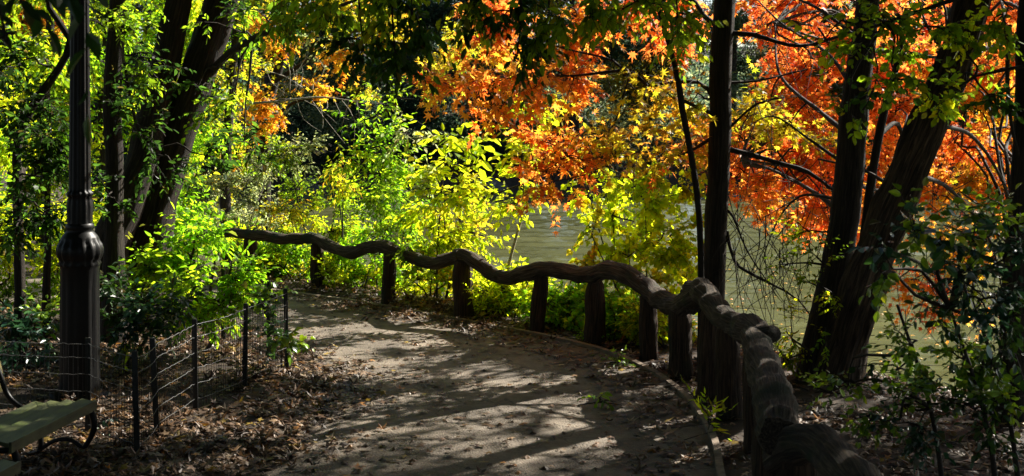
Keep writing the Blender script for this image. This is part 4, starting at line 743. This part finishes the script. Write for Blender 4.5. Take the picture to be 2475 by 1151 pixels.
# unseen trees added toward the sun to shade the path
for k, (x, y, zc, lab) in enumerate([(7.2,11.5,5.,'tall green tree standing just outside the right edge'),(9.5,15,6.5,'second green tree outside the right edge by the shore')]):
    plant('added_shade_tree', lab, 'tree', [([np.array([x,y,gzz(x,y)-.4]), np.array([x,y,2.5]), np.array([x-.2,y,5.]), np.array([x,y,8.5])], [.2,.17,.14,.05])],
      [wblob(x+rng.uniform(-2,1.6), y+rng.uniform(-2.,2.), zc+rng.uniform(-1.8,2.4), (1.4,1.4,.7), 850, .12, 'green') for q in range(11)], 'bark', group='added shade trees outside the right edge')
spots = [(-6,1,1.,'tall tree behind the viewer on the bench side'),(5.,-1,1.,'tall tree behind the viewer on the lake side'),(-1,-5,1.,'tall tree behind the viewer on the path line'),(-9,6.5,1.,'tall tree outside the left edge'),(-9,-4,1.,'tall tree far behind the bench'),(6,-7,1.,'tall tree far behind on the lake side'),(-13,12,1.,'second tall tree outside the left edge'),(1,-12,1.2,'tall tree farthest behind the viewer'),  # unseen trees added behind and overhead to block sky fill
 (-3.5,3.5,1.,'tall tree whose crown roofs the path above the viewer'),(1.5,-3.5,1.6,'tall tree right behind the viewer'),(-5,-1,1.1,'tall tree between the bench row and the viewer'), (-8,8,1.6,'very tall tree left of the bench roofing the lamp post'),(5.,3.,1.6,'very tall tree beside the near end of the railing'),(7.6,9.3,1.5,'very tall tree on the bank beyond the near railing'),(-11.5,14.5,1.5,'very tall tree in the left woods level with the leaning tree'),(-2.5,-.8,1.6,'very tall tree just behind the viewer'),(-14,2,1.2,'big tree left of the tall tree outside the left edge'),(-15,-8,1.3,'big tree at the rear left of the woods behind the viewer'),(10,-3,1.2,'big tree by the shore behind the viewer'),(12,-11,1.3,'big tree at the rear right by the shore'),(-7,-12,1.3,'big tree at the rear of the bench row'),(8,3.5,1.,'tree by the shore level with the viewer'),(-19,8,1.3,'big tree deep in the left woods'),(-18,18,1.3,'big tree deep in the left woods beyond the lamp post')]
for k, (x, y, s_, lab) in enumerate(spots):
    if k < 3:
        t = plant('added_shade_tree', lab, 'tree', [([np.array([0,0,-.4]), np.array([0,0,2.5]), np.array([-.2,0,6.]), np.array([0,0,12.5])], [.25,.2,.16,.05])],
          [wblob(rng.uniform(-3,3), rng.uniform(-3,3), rng.uniform(6.,14), (2.3,2.3,1.5), 620, .42, 'dark', tl=1., kind='broad') for q in range(26)], 'bark', group='trees behind the viewer')
        if k == 0: shade = []
        shade.append(t)
    else:
        src = shade[k % 3]; t = src.copy(); col.objects.link(t); t['label'] = lab
        for ch in src.children: c = ch.copy(); col.objects.link(c); c.parent = t
for k, o_ in enumerate([o for o in col.objects if o.get('group') == 'trees behind the viewer']):
    x, y, s_, lab = next(q for q in spots if q[3] == o_['label']); o_.location = (x, y, gzz(x, y)-.2); o_.scale = (s_,)*3; o_.rotation_euler = (0, 0, k*2.1)

# ------------------------------------------------------------------ far bank
protos = []
for v in range(4):
    lb, tb = Buf(), Buf(); H = 11; 
    bl = [wblob(rng.normal(0,1.9), rng.normal(0,1.6), rng.uniform(.6,12.5), (1.9,1.7,1.1), 1700, .19, 'far' if rng.random() < (.92 if v < 2 else .25) else ('farlit_tint' if rng.random() < .7 else ('olive' if v > 1 else 'far')), 'ovate', lpt=8, tl=.9) for q in range(17)]
    tk = Buf(); tube(tk, [(0,0,-.5),(.1,0,3),(-.1,.1,7),(0,0,11)], [.3,.24,.17,.05], 8, .5, grain=True)
    grow(lb, tb, bl, np.array([(0,0,z_) for z_ in np.linspace(1,11,12)]))
    protos.append((lb, tb, tk))
names = ['far-bank tree'] * 30
meshes = []
places = [(-30,76,1.1),(-24,72,1.),(-19,74,.95),(-14,71,1.05),(-9.5,73,.9),(-5,70.5,1.),(-1,72,1.1),(3.5,70.5,.95),(8,72,1.05),(12.5,70.5,1.),(17,72,.9),(21.5,71,1.05),(26,73,1.),(31,73,1.1),(36,75,1.),(-22,80,1.7),(-12,80,1.75),(-2,79,1.8),(8,80,1.75),(18,79,1.8),(28,80,1.75),(38,81,1.7),(-34,82,1.7)]
wd = ['leftmost','second','third','fourth','fifth','sixth','seventh','eighth','ninth','tenth','eleventh','twelfth','thirteenth','fourteenth','fifteenth']
for i, (x, y, s_) in enumerate(places):
    z = gzz(x, y)
    lab = (f'{wd[i]} tree from the left along the water edge of the far bank' if i < 15 else f'{wd[i-15]} tree from the left in the taller row up the far bank')
    root = empty('far_tree', (0, 0, 0), lab, 'tree', 'trees on the far bank')
    v = i % 4 if i < 4 else (i % 2 if x < 1 else 2+i % 2)
    if i < 4:
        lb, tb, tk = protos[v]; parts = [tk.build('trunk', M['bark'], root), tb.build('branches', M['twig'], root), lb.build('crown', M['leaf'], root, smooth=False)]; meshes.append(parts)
    else:
        for p in meshes[v]:
            c = p.copy(); col.objects.link(c); c.parent = root
    root.location = (x, y, z); root.rotation_euler = (0, 0, i*1.9); root.scale = (s_, s_, s_)
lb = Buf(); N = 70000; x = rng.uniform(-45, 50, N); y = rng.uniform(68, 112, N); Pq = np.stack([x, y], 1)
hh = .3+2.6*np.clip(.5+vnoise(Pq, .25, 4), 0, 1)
pos = np.column_stack([x, y, gz(Pq)+hh*rng.uniform(0, 1, N)**.6]); cc = pal_pick('far', N); m_ = rng.random(N) < np.where(x < 4, .12, .4); cc[m_] = pal_pick('farlit_tint', m_.sum())
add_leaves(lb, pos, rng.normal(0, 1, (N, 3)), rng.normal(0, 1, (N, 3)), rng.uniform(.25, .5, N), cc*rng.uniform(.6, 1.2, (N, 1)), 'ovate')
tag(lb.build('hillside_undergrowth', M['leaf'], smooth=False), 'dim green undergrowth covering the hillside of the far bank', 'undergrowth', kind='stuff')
# far waterline bushes
fb = []
for i in range(24):
    x = -30+i*2.9+rng.normal(0,.5); y = 66+3*mnoise.noise((x*.06+3, 66*.06-3, 5.1))+.03*abs(x)+rng.uniform(.2,1.6); z = gzz(x, y)
    root = empty('far_bush', (0,0,0), 'dark bush standing right on the far waterline', 'bush', 'bushes along the far waterline')
    if i < 3:
        lb, tb = Buf(), Buf(); grow(lb, tb, [wblob(rng.normal(0,.9), rng.normal(0,.5), rng.uniform(.3,2.), (1.1,.9,.7), 420, .2, 'far', lpt=7) for q in range(5)], [(0,0,0),(0,0,1.)])
        fb.append([tb.build('branches', M['twig'], root), lb.build('foliage', M['leaf'], root, smooth=False)])
    else:
        for p in fb[i % 3]: c = p.copy(); col.objects.link(c); c.parent = root
    root.location = (x, y, max(z, WATER_Z)-.1); root.rotation_euler = (0,0,i*1.3); s_ = rng.uniform(.8,1.25); root.scale = (s_,)*3
# boulders on the far waterline
for i, (px, D, s_, lab) in enumerate([(1180,64.5,.7,'grey boulder at the far waterline near the middle'),(760,64.5,.7,'low grey rock at the far waterline left of centre')]):
    x, y = at(px, 450, D)[:2]; b = Buf(); n = 24; V = []
    for a in range(n//2+1):
        for c in range(n):
            th, ph = math.pi*a/(n//2), 2*math.pi*c/n; d = np.array([math.sin(th)*math.cos(ph)*1.3, math.sin(th)*math.sin(ph), math.cos(th)*.8])
            V.append(np.array([x, y, WATER_Z+.15])+d*s_*(1+.35*mnoise.noise(tuple(d*1.7+i*9))))
    idx = np.arange(len(V)).reshape(-1, n); nx = np.roll(idx, -1, 1); b.add(V, np.stack([idx[:-1], idx[1:], nx[1:], nx[:-1]], -1).reshape(-1, 4))
    tag(b.build('boulder', M['rock'], origin=(x, y, WATER_Z)), lab, 'rock')

# ------------------------------------------------------------------ fallen leaves
def scatter(name, n, sampler, size, lift, pal='litter', flat=.35, kinds=('curl','curl2','star')):
    P = sampler(n); z = gz(P); inp = path_dist(P) < .05; z = np.where(inp, .006, z)
    b = Buf(); k = rng.integers(0, len(kinds), len(P))
    for i, kd in enumerate(kinds):
        m_ = k == i; N = m_.sum(); a = rng.uniform(0, 2*math.pi, N)
        d = np.stack([np.cos(a), np.sin(a), rng.normal(0, flat*.6, N)], 1); nr = np.stack([rng.normal(0, flat, N), rng.normal(0, flat, N), np.ones(N)], 1)
        s = size*(.35+rng.random(N)**1.4); pos = np.column_stack([P[m_], z[m_]+.008+rng.uniform(0, 1, N)**2*lift])
        add_leaves(b, pos, d, nr, s, pal_pick(pal, N)*rng.uniform(.16, .85, (N, 1)), kd)
    return tag(b.build(name, M['dry'], smooth=False), kind='stuff')
def patchy(P):
    x, y = P[:, 0], P[:, 1]; f = np.sin(x*2.1+1.7*np.sin(y*1.3))*np.sin(y*2.6+1.3*np.sin(x*1.9))+.5*np.sin(x*5.3+y*3.1)*np.sin(y*6.1-x*2.2)
    return rng.random(len(P)) < .55+.45*f
def area(cond, x0, x1, y0, y1):
    def f(n):
        out = []; c = 0
        while c < n:
            P = np.stack([rng.uniform(x0, x1, 6*n), rng.uniform(y0, y1, 6*n)], 1); P = P[cond(P) & patchy(P)]; out.append(P); c += len(P)
        return np.concatenate(out)[:n]
    return f
PAL['littergreen'] = [((.2,.17,.04),3),((.3,.2,.09),3),((.35,.3,.05),2)]
o = scatter('fallen_leaves', 26000, area(lambda P: (path_dist(P) > -.12-.7*rng.random(len(P))**3) & (P[:, 0] < .0) & (seg_dist(P, SHORE) < 0), -8, .5, 6.2, 17.5), .105, .05)
tag(o, 'thick brown autumn leaf litter covering the ground left of the path', 'leaf litter')
o = scatter('fallen_leaves', 16000, area(lambda P: (path_dist(P) > .06) & (P[:, 0] > -5) & (seg_dist(P, SHORE) < 2.2) & ((P[:, 1] < 21)) & ((P[:, 0] > 0) | (P[:, 1] > 15)), -5, 7, 5., 21), .1, .04)
tag(o, 'brown leaf litter on the bank between the path edging and the lake', 'leaf litter')
o = scatter('fallen_leaves', 2300, area(lambda P: path_dist(P) < -.03, -4, 2, 6.5, 18), .085, .006, flat=.12, pal='litter', kinds=('star','curl2','star'))
tag(o, 'scattered single dry leaves lying on the asphalt path', 'leaf litter')
o = scatter('fallen_leaves', 2200, area(lambda P: (path_dist(P) < -.02) & (path_dist(P) > -.45-.3*rng.random(len(P))), -4, 2, 6.5, 18.5), .1, .015, flat=.25)
tag(o, 'dry leaves drifted against both margins of the path', 'leaf litter')

x = rng.uniform(2, 11, 900); y = rng.uniform(14, 32, 900); nn = len(x); b = Buf(); a = rng.uniform(0, 6.28, nn)
add_leaves(b, np.column_stack([x, y, np.full(nn, WATER_Z+.012)]), np.stack([np.cos(a), np.sin(a), np.zeros(nn)], 1), np.stack([rng.normal(0, .08, nn), rng.normal(0, .08, nn), np.ones(nn)], 1), rng.uniform(.06, .12, nn), pal_pick('gold', nn)*.8, 'star')
tag(b.build('floating_leaves', M['dry'], smooth=False), 'yellow fallen leaves floating on the lake near the bank', 'floating leaves', kind='stuff')
b = Buf(); N = 900; P = area(lambda P: path_dist(P) > -.3, -6, 4.5, 6.5, 17)(N); a = rng.uniform(0, 6.28, N); L = rng.uniform(.05, .3, N); z = np.maximum(gz(P), .0)+.03
d = np.stack([np.cos(a)*L, np.sin(a)*L, rng.normal(0, .02, N)], 1); p0 = np.column_stack([P, z]); fast_tubes(b, np.stack([p0-d, p0+rng.normal(0, .012, (N, 3)), p0+d], 1), np.full(N, .005), np.full(N, .002))
tag(b.build('fallen_twigs', M['twig']), 'thin broken twigs scattered through the leaf litter', 'twigs', kind='stuff')
# small things on and beside the path
g = ground_pt(1700, 1050)
plant('weed_tuft', 'small bright sunlit weed tuft on the timber edging of the path', 'weed',
  [([np.array([g[0]+.03, g[1], -.02]), np.array([g[0]+.04, g[1], .04]), np.array([g[0]+.05, g[1], .08])], [.005,.004,.003])],
  [dict(c=(g[0]+.03, g[1]+.03, .1), r=(.13,.08,.05), n=60, s=.10, pal='lime', kind='narrow', limb=False, up=.6, droop=-.3)], 'twig', trunk_name='stem', crown_name='foliage')
for (px, py, n_, lab) in [(1505,885,70,'dark green fallen leafy sprig lying on the path by the edging'),(1450,985,34,'small fallen green sprig lying on the middle of the path')]:
    g = ground_pt(px, py)
    plant('fallen_sprig', lab, 'sprig', [([np.array([g[0]-.2, g[1], .02]), np.array([g[0], g[1]+.03, .04]), np.array([g[0]+.2, g[1], .02])], [.006,.005,.003])],
      [dict(c=(g[0], g[1], .055), r=(.24,.12,.04), n=n_, s=.08, pal='green', kind='ovate', limb=False)], 'twig', 'gloss', trunk_name='stem', crown_name='foliage')
